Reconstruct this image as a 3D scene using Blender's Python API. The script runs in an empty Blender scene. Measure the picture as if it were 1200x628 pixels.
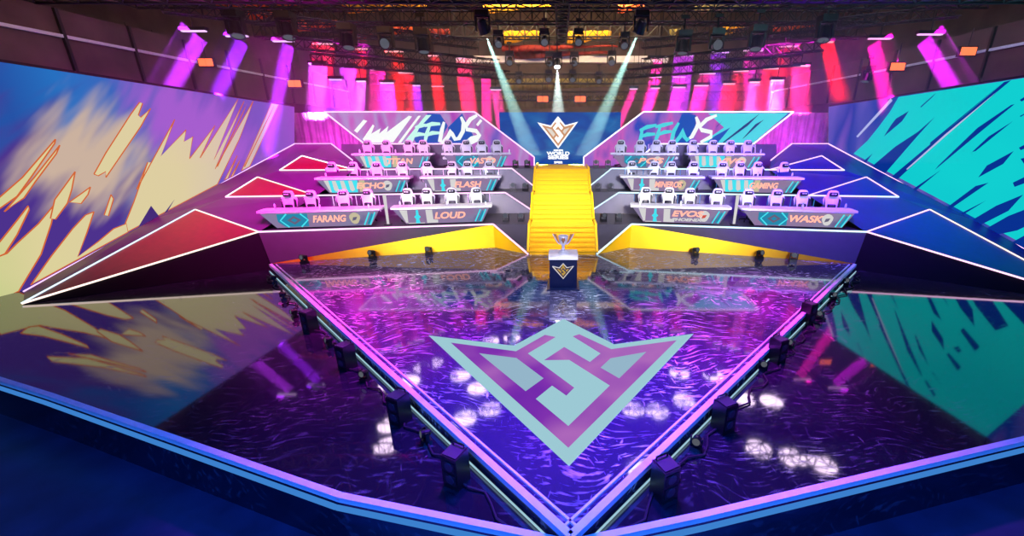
import bpy, math, random
from mathutils import Vector, Matrix
random.seed(7)
S = bpy.context.scene
ORD = ['first', 'second', 'third', 'fourth', 'fifth', 'sixth', 'seventh', 'eighth', 'ninth', 'tenth']
COL = S.collection
PI = math.pi

# ---------------------------------------------------------------- camera model (stage axis = x 0, deck top = z 0)
TH = math.atan(159.0 / 470.0); CT, ST = math.cos(TH), math.sin(TH)
CAM = Vector((-0.14, 0.0, 4.6)); FPX = 470.0; CX, CY = 655.0, 314.0
def ray(px, py):
    a = (px - CX) / FPX; b = (py - CY) / FPX
    return Vector((a, CT - b * ST, -ST - b * CT))
def at_z(px, py, z):
    d = ray(px, py); return CAM + d * ((z - CAM.z) / d.z)
def at_y(px, py, y):
    d = ray(px, py); return CAM + d * ((y - CAM.y) / d.y)
def at_pl(px, py, p, n):
    d = ray(px, py); return CAM + d * ((p - CAM).dot(n) / d.dot(n))

cam_d = bpy.data.cameras.new('camera'); cam = bpy.data.objects.new('camera', cam_d); COL.objects.link(cam)
cam.location = CAM; cam.rotation_euler = (PI / 2 - TH, 0, 0)
cam_d.sensor_width = 36; cam_d.lens = FPX / 1200 * 36; cam_d.shift_x = (600 - CX) / 1200
cam_d.clip_end = 200
S.camera = cam
S.view_settings.view_transform = 'Standard'; S.view_settings.look = 'None'
S.view_settings.exposure = 0; S.view_settings.gamma = 1; S.view_settings.use_curve_mapping = False
try:
    S.cycles.use_denoising = True; S.cycles.use_adaptive_sampling = False; S.cycles.max_bounces = 6; S.cycles.diffuse_bounces = 2
    S.cycles.glossy_bounces = 3; S.cycles.volume_bounces = 0; S.cycles.sample_clamp_indirect = 4
    S.cycles.caustics_reflective = False; S.cycles.caustics_refractive = False
except Exception: pass

# ---------------------------------------------------------------- materials
def lin(c):
    if isinstance(c, str):
        c = c.lstrip('#'); c = [int(c[i:i + 2], 16) / 255 for i in (0, 2, 4)]
    return tuple(x / 12.92 if x <= .04045 else ((x + .055) / 1.055) ** 2.4 for x in c) + (1.0,)
def newmat(name):
    m = bpy.data.materials.new(name); m.use_nodes = True
    return m, m.node_tree.nodes, m.node_tree.links
def pbr(name, c, rough=.5, metal=0, ior=1.5, noise=0.0, scale=6.0, coat=0.0):
    m, N, L = newmat(name); p = N['Principled BSDF']
    p.inputs['Base Color'].default_value = lin(c); p.inputs['Roughness'].default_value = rough
    p.inputs['Metallic'].default_value = metal; p.inputs['IOR'].default_value = ior
    p.inputs['Coat Weight'].default_value = coat
    if noise:
        t = N.new('ShaderNodeTexCoord'); n = N.new('ShaderNodeTexNoise'); n.inputs['Scale'].default_value = scale
        n.inputs['Detail'].default_value = 6
        r = N.new('ShaderNodeValToRGB'); a = lin(c)
        r.color_ramp.elements[0].position = .3; r.color_ramp.elements[1].position = .7
        r.color_ramp.elements[0].color = tuple(x * (1 - noise) for x in a[:3]) + (1,)
        r.color_ramp.elements[1].color = tuple(min(1, x * (1 + noise)) for x in a[:3]) + (1,)
        L.new(t.outputs['Object'], n.inputs['Vector']); L.new(n.outputs['Fac'], r.inputs['Fac'])
        L.new(r.outputs['Color'], p.inputs['Base Color'])
    return m
def glow(name, c, k=1.0):
    m, N, L = newmat(name); N.remove(N['Principled BSDF'])
    e = N.new('ShaderNodeEmission'); e.inputs['Color'].default_value = lin(c); e.inputs['Strength'].default_value = k
    L.new(e.outputs[0], N['Material Output'].inputs['Surface'])
    return m
def glow_clouds(name, cols, scale=(1, 1, 1), rot=0.0, k=1.0, nscale=1.0, axis=None, sharp=.25, along=0.55):
    """LED artwork: soft coloured wisps running through a list of colours."""
    m, N, L = newmat(name); N.remove(N['Principled BSDF'])
    t = N.new('ShaderNodeTexCoord'); mp = N.new('ShaderNodeMapping'); n = N.new('ShaderNodeTexNoise')
    mp.inputs['Scale'].default_value = scale; mp.inputs['Rotation'].default_value = (0, rot, 0)
    n.inputs['Scale'].default_value = nscale; n.inputs['Detail'].default_value = 2.5
    L.new(t.outputs['Object'], mp.inputs['Vector']); L.new(mp.outputs[0], n.inputs['Vector'])
    src = n.outputs['Fac']
    if axis is not None:
        sp = N.new('ShaderNodeSeparateXYZ'); L.new(t.outputs['Generated'], sp.inputs[0])
        ma = N.new('ShaderNodeMath'); ma.operation = 'MULTIPLY_ADD'; ma.inputs[1].default_value = along
        mb = N.new('ShaderNodeMath'); mb.operation = 'MULTIPLY'; mb.inputs[1].default_value = 1 - along
        L.new(n.outputs['Fac'], mb.inputs[0])
        L.new(sp.outputs[axis], ma.inputs[0]); L.new(mb.outputs[0], ma.inputs[2]); src = ma.outputs[0]
    r = N.new('ShaderNodeValToRGB'); els = r.color_ramp.elements
    while len(els) < len(cols): els.new(.5)
    for i, c in enumerate(cols):
        els[i].position = (i / (len(cols) - 1)) * (1 - 2 * sharp) + sharp; els[i].color = lin(c)
    L.new(src, r.inputs['Fac'])
    e = N.new('ShaderNodeEmission'); e.inputs['Strength'].default_value = k
    L.new(r.outputs['Color'], e.inputs['Color']); L.new(e.outputs[0], N['Material Output'].inputs['Surface'])
    return m
def stage_floor(name, dark, light, amount, ior, rough=.05):
    """Glossy black vinyl: scuffs plus light glints painted as pale streaks, and hazier patches."""
    m, N, L = newmat(name); p = N['Principled BSDF']
    t = N.new('ShaderNodeTexCoord')
    def scuff_glint(sc, stretch, rot, lo, hi):
        w = N.new('ShaderNodeTexNoise'); w.inputs['Scale'].default_value = .55; w.inputs['Detail'].default_value = 1
        L.new(t.outputs['Object'], w.inputs['Vector'])
        vm = N.new('ShaderNodeVectorMath'); vm.operation = 'MULTIPLY_ADD'; vm.inputs[1].default_value = (1.5, 1.5, 0)
        L.new(w.outputs['Color'], vm.inputs[0]); L.new(t.outputs['Object'], vm.inputs[2])
        mp = N.new('ShaderNodeMapping'); mp.inputs['Scale'].default_value = stretch; mp.inputs['Rotation'].default_value = (0, 0, rot)
        L.new(vm.outputs[0], mp.inputs['Vector'])
        n = N.new('ShaderNodeTexNoise'); n.inputs['Scale'].default_value = sc; n.inputs['Detail'].default_value = 3
        L.new(mp.outputs[0], n.inputs['Vector'])
        r = N.new('ShaderNodeMapRange'); r.inputs['From Min'].default_value = lo; r.inputs['From Max'].default_value = hi
        L.new(n.outputs['Fac'], r.inputs['Value']); return r.outputs[0]
    a = scuff_glint(5.5, (.7, 3.2, 1), .12, .56, .68); b = scuff_glint(4.6, (2.6, .6, 1), -.7, .64, .73)  # wide streaks paint broken-up light glints, slanted ones are scuffs
    mx = N.new('ShaderNodeMath'); mx.operation = 'MAXIMUM'; L.new(a, mx.inputs[0]); L.new(b, mx.inputs[1])
    pat = N.new('ShaderNodeTexNoise'); pat.inputs['Scale'].default_value = .5; pat.inputs['Detail'].default_value = 3
    L.new(t.outputs['Object'], pat.inputs['Vector'])
    pr = N.new('ShaderNodeMapRange'); pr.inputs['From Min'].default_value = .35; pr.inputs['From Max'].default_value = .6
    L.new(pat.outputs['Fac'], pr.inputs['Value'])
    am = N.new('ShaderNodeMath'); am.operation = 'MULTIPLY'; L.new(mx.outputs[0], am.inputs[0]); L.new(pr.outputs[0], am.inputs[1])
    sc = N.new('ShaderNodeMath'); sc.operation = 'MULTIPLY'; sc.inputs[1].default_value = amount; L.new(am.outputs[0], sc.inputs[0])
    mix = N.new('ShaderNodeMix'); mix.data_type = 'RGBA'
    mix.inputs['A'].default_value = lin(dark); mix.inputs['B'].default_value = lin(light)
    L.new(sc.outputs[0], mix.inputs['Factor']); L.new(mix.outputs['Result'], p.inputs['Base Color'])
    ro = N.new('ShaderNodeMath'); ro.operation = 'MULTIPLY_ADD'; ro.inputs[1].default_value = .25; ro.inputs[2].default_value = rough
    L.new(sc.outputs[0], ro.inputs[0]); L.new(ro.outputs[0], p.inputs['Roughness'])
    p.inputs['IOR'].default_value = ior
    return m

M = {}
M['deck'] = stage_floor('scuff_glint_vinyl', '#3c3652', '#f4f2f8', .9, 2.5, .05)
M['apron'] = stage_floor('glossy_black_floor', '#1c1a26', '#8a8894', .35, 2.5, .045)
M['hallfloor'] = pbr('hall_floor', '#343c54', .35, noise=.3, scale=1.5)
M['roof'] = pbr('roof_steel', '#4a3a30', .7, noise=.5, scale=.8)
M['hallwall'] = pbr('hall_wall', '#5a4a44', .8, noise=.4, scale=.6)
M['truss'] = pbr('black_truss', '#060607', .6, .0, noise=.2)
M['alu'] = pbr('aluminium', '#e4f0f4', .5, .0, noise=.06)
M['black'] = pbr('black_plastic', '#0c0c10', .35, noise=.2, scale=14)
M['grille'] = pbr('speaker_grille', '#1a1a22', .6, .4, noise=.4, scale=90)
M['greyface'] = pbr('grey_fascia', '#2e2a38', .45, noise=.1, scale=3)
M['darkface'] = pbr('dark_fascia', '#4a4458', .4, noise=.15, scale=2)
M['blackface'] = pbr('black_fascia', '#07080b', .6, ior=1.15, noise=.2, scale=2)
M['yellow'] = pbr('yellow_vinyl', '#ecb60c', .35, noise=.04, scale=2)
M['carpet'] = pbr('yellow_carpet', '#f0b400', .85, noise=.07, scale=25)
M['red'] = pbr('red_lit_facet', '#700826', .4, noise=.1)  # coloured stage light tinted into the facet colours, red left and blue right
M['blue'] = pbr('blue_lit_facet', '#0b1c62', .4, noise=.1)
M['bankred'] = pbr('red_lit_bank', '#4c1652', .45, noise=.15, scale=1.5)  # bank colours likewise carry the coloured light of their side
M['bankblue'] = pbr('blue_lit_bank', '#141a5c', .45, noise=.15, scale=1.5)
M['white'] = pbr('white_laminate', '#e8e6ec', .35, noise=.03)
M['chairwhite'] = pbr('white_leather', '#e6e4ea', .4, noise=.05, scale=20)
M['chairdark'] = pbr('black_leather', '#17141e', .4, noise=.1, scale=20)
M['drape'] = pbr('grey_drape', '#8a8490', .9, noise=.25, scale=2)
M['navy'] = pbr('navy_plinth', '#0d1636', .3, noise=.08)
M['silver'] = pbr('silver', '#eceef4', .28, .55, noise=.03)
M['gold'] = pbr('gold', '#c08850', .3, .6, noise=.05)
M['rubber'] = pbr('rubber', '#101014', .7, noise=.1)
M['yclothe'] = pbr('yellow_cloth', '#f0b010', .8, noise=.12, scale=2)
M['oclothe'] = pbr('orange_cloth', '#e0642a', .8, noise=.15, scale=2)
M['rclothe'] = pbr('red_cloth', '#8a2418', .8, noise=.15, scale=2)
M['olive'] = pbr('olive_panel', '#8f8446', .7, noise=.3, scale=2)
M['Lwhite'] = glow('led_white', '#fff4fc', 1.9)
M['Lpink'] = glow('led_pink', '#ffc8f6', 1.7)
M['Lcyan'] = glow('led_cyan', '#d0f0ff', 1.6)
M['Lwarm'] = glow('led_warm', '#ffe4d8', 1.6)
M['Lviolet'] = glow('led_violet', '#f0c4ff', 1.5)
M['Lrim'] = glow('led_rim', '#a8d2e4', .9)
M['Lblue'] = glow('led_blue', '#3f86d8', .9)
M['lens'] = glow('lamp_lens', '#fff6ff', 14)
M['lensdim'] = glow('lamp_lens_idle', '#8a90a0', .35)
M['amber'] = glow('amber_blinder', '#ff6a40', 2.0)

# ---------------------------------------------------------------- mesh builder
class MB:
    def __init__(s): s.v = []; s.f = []; s.m = []
    def add(s, vs, fs, mi=0):
        o = len(s.v); s.v += [Vector(v) for v in vs]; s.f += [[i + o for i in f] for f in fs]; s.m += [mi] * len(fs); return s
    def box(s, c, size, mi=0, M4=None, taper=1.0):
        x, y, z = [d / 2 for d in size]; c = Vector(c)
        vs = [Vector((sx * x * (taper if sz < 0 else 1), sy * y * (taper if sz < 0 else 1), sz * z)) for sz in (-1, 1) for sy in (-1, 1) for sx in (-1, 1)]
        vs = [(M4 @ v if M4 else v) + c for v in vs]
        return s.add(vs, [(0, 2, 3, 1), (4, 5, 7, 6), (0, 1, 5, 4), (2, 6, 7, 3), (0, 4, 6, 2), (1, 3, 7, 5)], mi)
    def rbox(s, c, size, r, mi=0, n=3, M4=None):
        """box with rounded vertical profile in XZ and bevelled front/back (an upholstered slab)"""
        x, y, z = [d / 2 for d in size]; c = Vector(c); pts = []
        for (cx, cz, a0) in ((x - r, z - r, 0), (-x + r, z - r, PI / 2), (-x + r, -z + r, PI), (x - r, -z + r, 1.5 * PI)):
            for k in range(n + 1):
                a = a0 + k / n * PI / 2; pts.append((cx + r * math.cos(a), cz + r * math.sin(a)))
        return s.slab(pts, y, c, mi, M4)
    def slab(s, pts, hy, c=(0, 0, 0), mi=0, M4=None, inset=.82):
        c = Vector(c); n = len(pts); mx = sum(p[0] for p in pts) / n; mz = sum(p[1] for p in pts) / n
        rings = []
        for (yy, k) in ((-hy, inset), (-hy * .55, 1), (hy * .55, 1), (hy, inset)):
            rings.append([Vector((mx + (p[0] - mx) * k, yy, mz + (p[1] - mz) * k)) for p in pts])
        vs = [(M4 @ v if M4 else v) + c for r_ in rings for v in r_]
        fs = [list(range(n)), [3 * n + i for i in reversed(range(n))]]
        for k in range(3):
            for i in range(n):
                j = (i + 1) % n; fs.append((k * n + j, k * n + i, (k + 1) * n + i, (k + 1) * n + j))
        return s.add(vs, fs, mi)
    def tube(s, p, q, r, n=6, mi=0, r2=None):
        p = Vector(p); q = Vector(q); d = (q - p)
        if d.length < 1e-6: return s
        d.normalize(); u = d.orthogonal().normalized(); w = d.cross(u); r2 = r if r2 is None else r2
        vs = [b + (u * math.cos(2 * PI * i / n) + w * math.sin(2 * PI * i / n)) * rr for b, rr in ((p, r), (q, r2)) for i in range(n)]
        fs = [(i, (i + 1) % n, n + (i + 1) % n, n + i) for i in range(n)] + [list(reversed(range(n))), list(range(n, 2 * n))]
        return s.add(vs, fs, mi)
    def path(s, pts, r, n=8, mi=0):
        for a, b in zip(pts, pts[1:]): s.tube(a, b, r, n, mi)
        return s
    def strip(s, p, q, w=.05, mi=0):
        """square LED profile"""
        p = Vector(p); q = Vector(q); d = (q - p); L = d.length
        if L < 1e-6: return s
        R = d.to_track_quat('Y', 'Z').to_matrix()
        return s.box((p + q) / 2, (w, L, w), mi, R)
    def lathe(s, prof, n=20, mi=0, c=(0, 0, 0), M4=None):
        c = Vector(c); vs = []; fs = []
        for r, z in prof:
            for i in range(n):
                v = Vector((r * math.cos(2 * PI * i / n), r * math.sin(2 * PI * i / n), z)); vs.append((M4 @ v if M4 else v) + c)
        for k in range(len(prof) - 1):
            for i in range(n):
                j = (i + 1) % n; fs.append((k * n + i, k * n + j, (k + 1) * n + j, (k + 1) * n + i))
        fs.append(list(reversed(range(n)))); fs.append([(len(prof) - 1) * n + i for i in range(n)])
        return s.add(vs, fs, mi)
    def poly(s, pts, mi=0): return s.add(pts, [list(range(len(pts)))], mi)
    def solid(s, pts, off, mi=0):
        """polygon pushed through by a vector: a real panel"""
        off = Vector(off); n = len(pts); a = [Vector(p) for p in pts]; b = [p + off for p in a]
        fs = [list(range(n)), list(reversed(range(n, 2 * n)))] + [(i, n + i, n + (i + 1) % n, (i + 1) % n) for i in range(n)]
        return s.add(a + b, fs, mi)
    def ribbon(s, pts, w, nrm, mi=0, taper=True):
        """brush stroke of varying width lying in the plane with normal nrm"""
        pts = [Vector(p) for p in pts]; nrm = Vector(nrm).normalized(); n = len(pts); L = []; R = []
        for i, p in enumerate(pts):
            t = (pts[min(i + 1, n - 1)] - pts[max(i - 1, 0)]).normalized(); sd = nrm.cross(t) * (w / 2)
            if taper and i in (0, n - 1): sd *= .62
            L.append(p + sd); R.append(p - sd)
        return s.add(L + R, [(i, i + 1, n + i + 1, n + i) for i in range(n - 1)], mi)
    def build(s, name, mats, parent=None, smooth=False, world=False):
        me = bpy.data.meshes.new(name); off = parent.location if (world and parent) else Vector()
        me.from_pydata([tuple(v - off) for v in s.v], [], s.f)
        for mt in (mats if isinstance(mats, (list, tuple)) else [mats]): me.materials.append(mt)
        me.polygons.foreach_set('material_index', s.m)
        if smooth: me.polygons.foreach_set('use_smooth', [True] * len(s.f))
        me.update(); o = bpy.data.objects.new(name, me); COL.objects.link(o)
        if parent: o.parent = parent
        return o

def tag(o, label=None, cat=None, group=None, kind=None):
    if label: o['label'] = label
    if cat: o['category'] = cat
    if group: o['group'] = group
    if kind: o['kind'] = kind
    return o
def empty(name, loc, rz=0.0):
    o = bpy.data.objects.new(name, None); COL.objects.link(o); o.location = loc; o.rotation_euler = (0, 0, rz); o.empty_display_size = .2
    return o
def copy_tree(o, parent=None):
    c = o.copy(); COL.objects.link(c)
    if parent: c.parent = parent
    for ch in list(o.children): copy_tree(ch, c)
    return c
def light(kind, name, loc, target, energy, color, parent=None, **kw):
    d = bpy.data.lights.new(name, kind); d.energy = energy; d.color = lin(color)[:3]
    for k, v in kw.items(): setattr(d, k, v)
    o = bpy.data.objects.new(name, d); COL.objects.link(o); loc = Vector(loc)
    o.rotation_euler = (Vector(target) - loc).to_track_quat('-Z', 'Y').to_euler(); o.location = loc
    if parent: o.parent = parent; o.location = loc - parent.location
    return o
def text_mesh(txt, size, mat, name, parent, loc, shear=.25, bold=.012, rot=(PI / 2, 0, 0), width=None, extrude=.006):
    cu = bpy.data.curves.new('lettering', 'FONT'); cu.body = txt; cu.size = size; cu.shear = shear; cu.offset = bold
    cu.align_x = 'CENTER'; cu.align_y = 'CENTER'; cu.extrude = extrude
    tmp = bpy.data.objects.new('lettering_tmp', cu); COL.objects.link(tmp)
    dg = bpy.context.evaluated_depsgraph_get(); me = bpy.data.meshes.new_from_object(tmp.evaluated_get(dg))
    bpy.data.objects.remove(tmp); bpy.data.curves.remove(cu)
    if width:
        xs = [v.co.x for v in me.vertices]; k = width / (max(xs) - min(xs))
        for v in me.vertices: v.co.x *= k
    me.materials.clear(); me.materials.append(mat)
    o = bpy.data.objects.new(name, me); COL.objects.link(o); o.parent = parent; o.location = loc; o.rotation_euler = rot
    return o
def mir(p): return Vector((-p[0], p[1], p[2]))

FL = -0.22                      # level of the floor around the raised deck
# ---------------------------------------------------------------- the hall
b = MB(); b.box((0, 18, -1.35), (70, 64, .3)); f = b.build('floor', M['hallfloor']); tag(f, kind='structure')
b = MB(); b.box((0, 18, 17.2), (70, 64, .3))
for k in range(-11, 12): b.box((k * 3, 18, 16.9), (.25, 64, .35))
tag(b.build('ceiling', M['roof']), kind='structure')
for nm, c, sz in (('wall_back', (0, 46, 8), (70, .3, 19)), ('wall_left', (-27, 18, 8), (.3, 60, 19)), ('wall_right', (27, 18, 8), (.3, 60, 19)), ('wall_front', (0, -12, 8), (70, .3, 19))):
    b = MB(); b.box(c, sz); tag(b.build(nm, M['hallwall']), kind='structure')

# ---------------------------------------------------------------- apron floor around the deck, with its lit rim
rimL = [at_z(x, y, FL) for x, y in ((-260, 365), (0, 447), (60, 466), (400, 585), (600, 626), (667, 641))]
rimR = [at_z(x, y, FL) for x, y in ((667, 641), (821, 608), (1200, 518), (1420, 466))]
ap = empty('stage_apron', (0, 10, FL))
tag(ap, 'glossy black apron floor around the raised diamond deck, edged by a curved rail', 'stage floor')
b = MB(); rim = rimL + rimR[1:]
pts = [Vector((p.x, p.y, FL)) for p in rim] + [Vector((24, rim[-1].y + .5, FL)), Vector((24, 30, FL)), Vector((-24, 30, FL)), Vector((-24, rim[0].y + .5, FL))]
b.solid([p for p in reversed(pts)], (0, 0, -.98)); b.build('floor_slab', M['apron'], ap, world=True)
for nm, pl, mt in (('edge_rail', rimL, 'alu'), ('edge_rail', rimR, 'alu')):
    r1 = MB(); r2 = MB(); r3 = MB()
    for p, q in zip(pl, pl[1:]):
        n_ = (q - p).cross(Vector((0, 0, 1))).normalized(); n_.y = -abs(n_.y)
        up = Vector((0, 0, .035))
        r1.strip(p + up, q + up, .09); r2.strip(p + n_ * .10 - up, q + n_ * .10 - up, .05)
    r1.build('edge_rail', M['alu'], ap, world=True); r2.build('light_strip', M['Lblue'], ap, world=True)

# ---------------------------------------------------------------- tier geometry (left side, mirrored for the right)
Ht = [0.99, 1.93, 2.89]
Bp = at_z(578, 263, Ht[0]); Cp = at_z(303, 272, Ht[0])
T2i = at_z(592, 226.0, Ht[1]); T2o = at_z(265, 231, Ht[1])
T3i = at_z(600, 197.8, Ht[2]); T3o = at_z(328, 199.8, Ht[2])
tier = [(Bp, Cp), (T2i, T2o), (T3i, T3o)]
A0 = at_z(619, 298, 0); B0 = at_z(580, 290, 0); C0 = at_z(317, 309, 0)
Q = at_z(27, 357, FL); K1 = at_z(229, 246, 1.6); K2 = at_z(302, 208, 2.6); K3 = at_z(354, 183, 3.5)
# plane of the side LED wall
W0 = at_z(28, 341, FL); W0 = Vector((W0.x - .1, W0.y, 0)); W1 = Vector((-14.85, 24.2, 0))
WD = (W1 - W0).normalized(); WN = Vector((WD.y, -WD.x, 0));
if WN.x < 0: WN = -WN
def wall_pt(px, py, off=0.0): return at_pl(px, py, W0 + WN * off, WN)

# diamond deck
dk = empty('stage_deck', (0, 9, FL)); tag(dk, 'raised diamond shaped stage deck of scuffed glossy black with a large winged emblem', 'stage')
Lc = Vector((-10.62, 13.85, 0)); Rc = mir(Lc); Nc = Vector((0, 3.5, 0))
outline = [Nc, Rc, mir(C0), mir(B0) + Vector((0, .4, 0)), Vector((0, 16.0, 0)), B0 + Vector((0, .4, 0)), C0, Lc]
b = MB(); b.solid(list(outline), (0, 0, FL + .004)); b.build('deck_top', M['deck'], dk, world=True)
for P in (Lc, Rc):
    n_ = Vector((-1 if P.x < 0 else 1, -1, 0)).normalized(); d_ = (P - Nc).normalized()
    e1 = MB(); e1.strip(Nc + Vector((0, 0, .02)), P + Vector((0, 0, .02)), .10)
    e1.build('edge_rail', M['alu'], dk, world=True)
    e2 = MB(); e2.strip(Nc - n_ * .16 + Vector((0, 0, .012)), P - n_ * .16 + Vector((0, 0, .012)), .035)
    e2.build('inner_rail', M['alu'], dk, world=True)
    e3 = MB(); e3.strip(Nc + n_ * .08 + Vector((0, 0, FL + .04)), P + n_ * .08 + Vector((0, 0, FL + .03)), .02)
    e3.build('light_strip', M['Lrim'], dk, world=True)

# winged S emblem, measured once on the deck and reused on plinth and screen
def z1(x, y): return (560 + x / 5.98, 370 + y / 5.98)
outer = [(502.2, 393.1), z1(250, 210), z1(600, 22), z1(955, 200), (813, 391), (666.8, 546.3)]
inner = [z1(470, 135), (604.7, 411.8), (528.4, 401.7), (666, 524.8), (793, 398.9), z1(935, 235), z1(710, 130), z1(665, 145), z1(860, 265), z1(785, 325), z1(605, 220),
         z1(465, 312), z1(640, 310), z1(925, 490), (666, 499.4), (627.8, 467.5), z1(520, 490), z1(620, 560), z1(675, 505), z1(350, 265), z1(545, 150)]
sideL = [z1(10, 265), z1(270, 298), z1(460, 440), z1(335, 530)]
sideR = [z1(1180, 255), z1(990, 440), z1(860, 365), z1(930, 300)]
def emb_n(l):
    o = []
    for p in l:
        w = at_z(p[0], p[1], 0); o.append(((w.x - .02) / 3.18, (w.y - 9.45) / 3.18))
    return o
EMB = [emb_n(l) for l in (outer, inner, sideL, sideR)]
def emblem(name, mats, parent, origin, ux, uy, nrm, half, step=.003, s_gold=False):
    b = MB(); o = Vector(origin); ux = Vector(ux); uy = Vector(uy); nrm = Vector(nrm)
    for i, (l, mi) in enumerate(zip(EMB, (0, 1, 2, 2))):
        q = [o + (ux * p[0] + uy * p[1]) * half + nrm * step * (1 + min(i, 2)) for p in l]
        b.solid(q, nrm * (-step * .8), mi)
    return b.build(name, mats, parent, world=True)
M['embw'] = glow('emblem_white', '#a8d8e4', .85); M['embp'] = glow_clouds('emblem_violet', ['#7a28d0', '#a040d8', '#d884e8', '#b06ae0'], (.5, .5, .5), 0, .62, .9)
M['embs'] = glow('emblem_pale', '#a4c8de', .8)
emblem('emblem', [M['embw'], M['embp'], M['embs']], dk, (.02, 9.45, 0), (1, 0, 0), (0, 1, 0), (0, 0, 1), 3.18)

# ---------------------------------------------------------------- tiers, fascias and wings
side_name = {-1: 'left', 1: 'right'}
tier_word = ['lowest', 'middle', 'top']
def SX(p, s): return Vector((p.x * (1 if s < 0 else -1), p.y, p.z))
backY = [None, None, 23.2]
for s in (-1, 1):
    bank = M['bankred'] if s < 0 else M['bankblue']; facet = M['red'] if s < 0 else M['blue']
    for k in range(3):
        pi, po = tier[k]; h = Ht[k]; hp = 0 if k == 0 else Ht[k - 1]
        pf = empty('riser_platform', SX(Vector((-6.5, (pi.y + po.y) / 2 + .6, FL)), s))
        tag(pf, '%s seating tier on the %s side of the yellow stairs, edged with light' % (tier_word[k], side_name[s]), 'stage riser')
        # slab: front edge po->pi then on to the stair side
        yb = 23.2 if k == 2 else tier[k + 1][0].y + .35
        yo = 22.6 if k == 2 else tier[k + 1][1].y + .35
        fr = .34 if k else .02
        inn = Vector((-1.36, pi.y + fr, h))
        pts = [SX(v, s) for v in (Vector((po.x + .02, po.y + fr, h)), Vector((pi.x, pi.y + fr, h)), inn, Vector((-1.36, yb, h)), Vector((po.x + .02, yo, h)))]
        if s > 0: pts.reverse()
        b = MB(); b.solid(pts, (0, 0, FL - h)); b.build('platform', M['greyface'], pf, world=True)
        st = MB()
        if k == 0:
            # folded front: grey upper triangle, yellow lower triangle and the yellow return beside the stairs
            f1 = [SX(v, s) for v in (Cp, Bp, C0)]; f2 = [SX(v, s) for v in (C0, Bp, B0)]; f3 = [SX(v, s) for v in (Bp, A0, B0)]
            back = Vector((0, .25, 0))
            b = MB(); b.solid(f1, back); b.build('grey_fascia', M['greyface'], pf, world=True)
            b = MB(); b.poly(f2); b.poly(f3); b.poly([SX(v, s) for v in (Bp, B0 + back, A0 + back)]); b.build('yellow_fascia', M['yellow'], pf, world=True)
            end = A0
        else:
            xe = Vector((-1.42, pi.y + .02, hp + .12))
            front = [SX(v, s) for v in (po, pi, xe, Vector((xe.x, pi.y, hp)), Vector((po.x, po.y, hp)))]
            b = MB(); b.solid(front, (0, .32, 0)); b.build('fascia', M['darkface'], pf, world=True)
            # slim vertical light bars on the fascia behind the row in front
            for q in range(9):
                t = .06 + q * .082; p = pi.lerp(po, t); p = SX(Vector((p.x, p.y - .03, 0)), s)
                vb = MB(); vb.box((p.x, p.y, (h + hp) / 2), (.02, .02, (h - hp) * .96))
                vb.build('light_bar', M['Lviolet'] if s < 0 else M['Lblue'], pf, world=True)
            end = Vector((xe.x, pi.y - .02, hp + .12))
        u_ = Vector((0, -.03, .02))
        st.strip(SX(po + u_, s), SX(pi + u_, s), .055); st.strip(SX(pi + u_, s), SX(end + u_ , s), .05)
        st.build('light_strip', M['Lpink'] if (s < 0) else M['Lcyan'], pf, world=True)
    # outer wing: faceted bank that runs down to the apron
    wg = empty('stage_wing', SX(Vector((-14, 16, FL)), s))
    tag(wg, ('red lit' if s < 0 else 'navy') + ' faceted wing bank with outlined triangles beside the %s LED wall' % ('cream streaked' if s < 0 else 'cyan'), 'stage wing')
    m1 = wall_pt(345, 168.5, .12); m0 = wall_pt(27, 342, .12); m2 = at_y(388, 168.5, 22.2); m3 = at_y(413, 188, 21.0)
    w1 = wall_pt(180, 256.5, .12)
    b = MB()
    def tri(*p):
        q = [SX(v, s) for v in p]
        if s > 0: q.reverse()
        b.poly(q)
    T2m = T2i.lerp(T2o, .93); 
    T2r = at_z(370, 229.4, Ht[1]); T3r = at_z(415, 199.3, Ht[2])
    tri(Q, m0, w1, K1); tri(K1, w1, T2o); tri(w1, K2, T2o); tri(w1, m1, K2); tri(K2, m1, T3o); tri(m1, K3, T3o); tri(m1, m2, K3); tri(K3, m2, m3, T3r)
    tri(K1, T2o, T2r, Cp); tri(T2o, K2, T2r); tri(T2r, K2, T3o, T3r)
    b.build('bank', bank, wg, world=True)
    b = MB(); Qb = Vector((Q.x, Q.y, FL)); Cb = Vector((C0.x, C0.y, FL))
    fq = [SX(v, s) for v in (Q + Vector((0, 0, .02)), Cp, Cb, Qb)]
    b.solid(fq, (0, .1, 0)); b.build('black_face', M['blackface'], wg, world=True)
    lift = Vector((.02, -.03, .02))
    tris = ((Q + Vector((0, 0, .03)), K1, Cp), (T2o, K2, T2r), (T3o, K3, T3r))
    cols = (('Lcyan', 'Lwarm', 'Lwarm'), ('Lwhite', 'Lwarm', 'Lwarm'), ('Lwhite', 'Lwhite', 'Lwarm')) if s < 0 else (('Lwarm', 'Lpink', 'Lpink'), ('Lpink', 'Lviolet', 'Lpink'), ('Lpink', 'Lviolet', 'Lpink'))
    for tr, cl in zip(tris, cols):
        tt = [SX(v + lift, s) for v in tr]
        b = MB(); b.solid(tt, (0, .03, -.01)); fo = b.build('triangle_panel', facet, wg, world=True)
        for e in range(3):
            st = MB(); st.strip(tt[e], tt[(e + 1) % 3], .05); st.build('light_strip', M[cl[e]], fo).location = -wg.location
    st = MB(); st.strip(SX(m0 + WN * .05, s), SX(m1 + WN * .05, s), .07); st.strip(SX(m1, s), SX(m2, s), .06); st.strip(SX(m2, s), SX(m3, s), .06)
    st.build('light_strip', M['Lviolet'] if s < 0 else M['Lpink'], wg, world=True)

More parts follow.
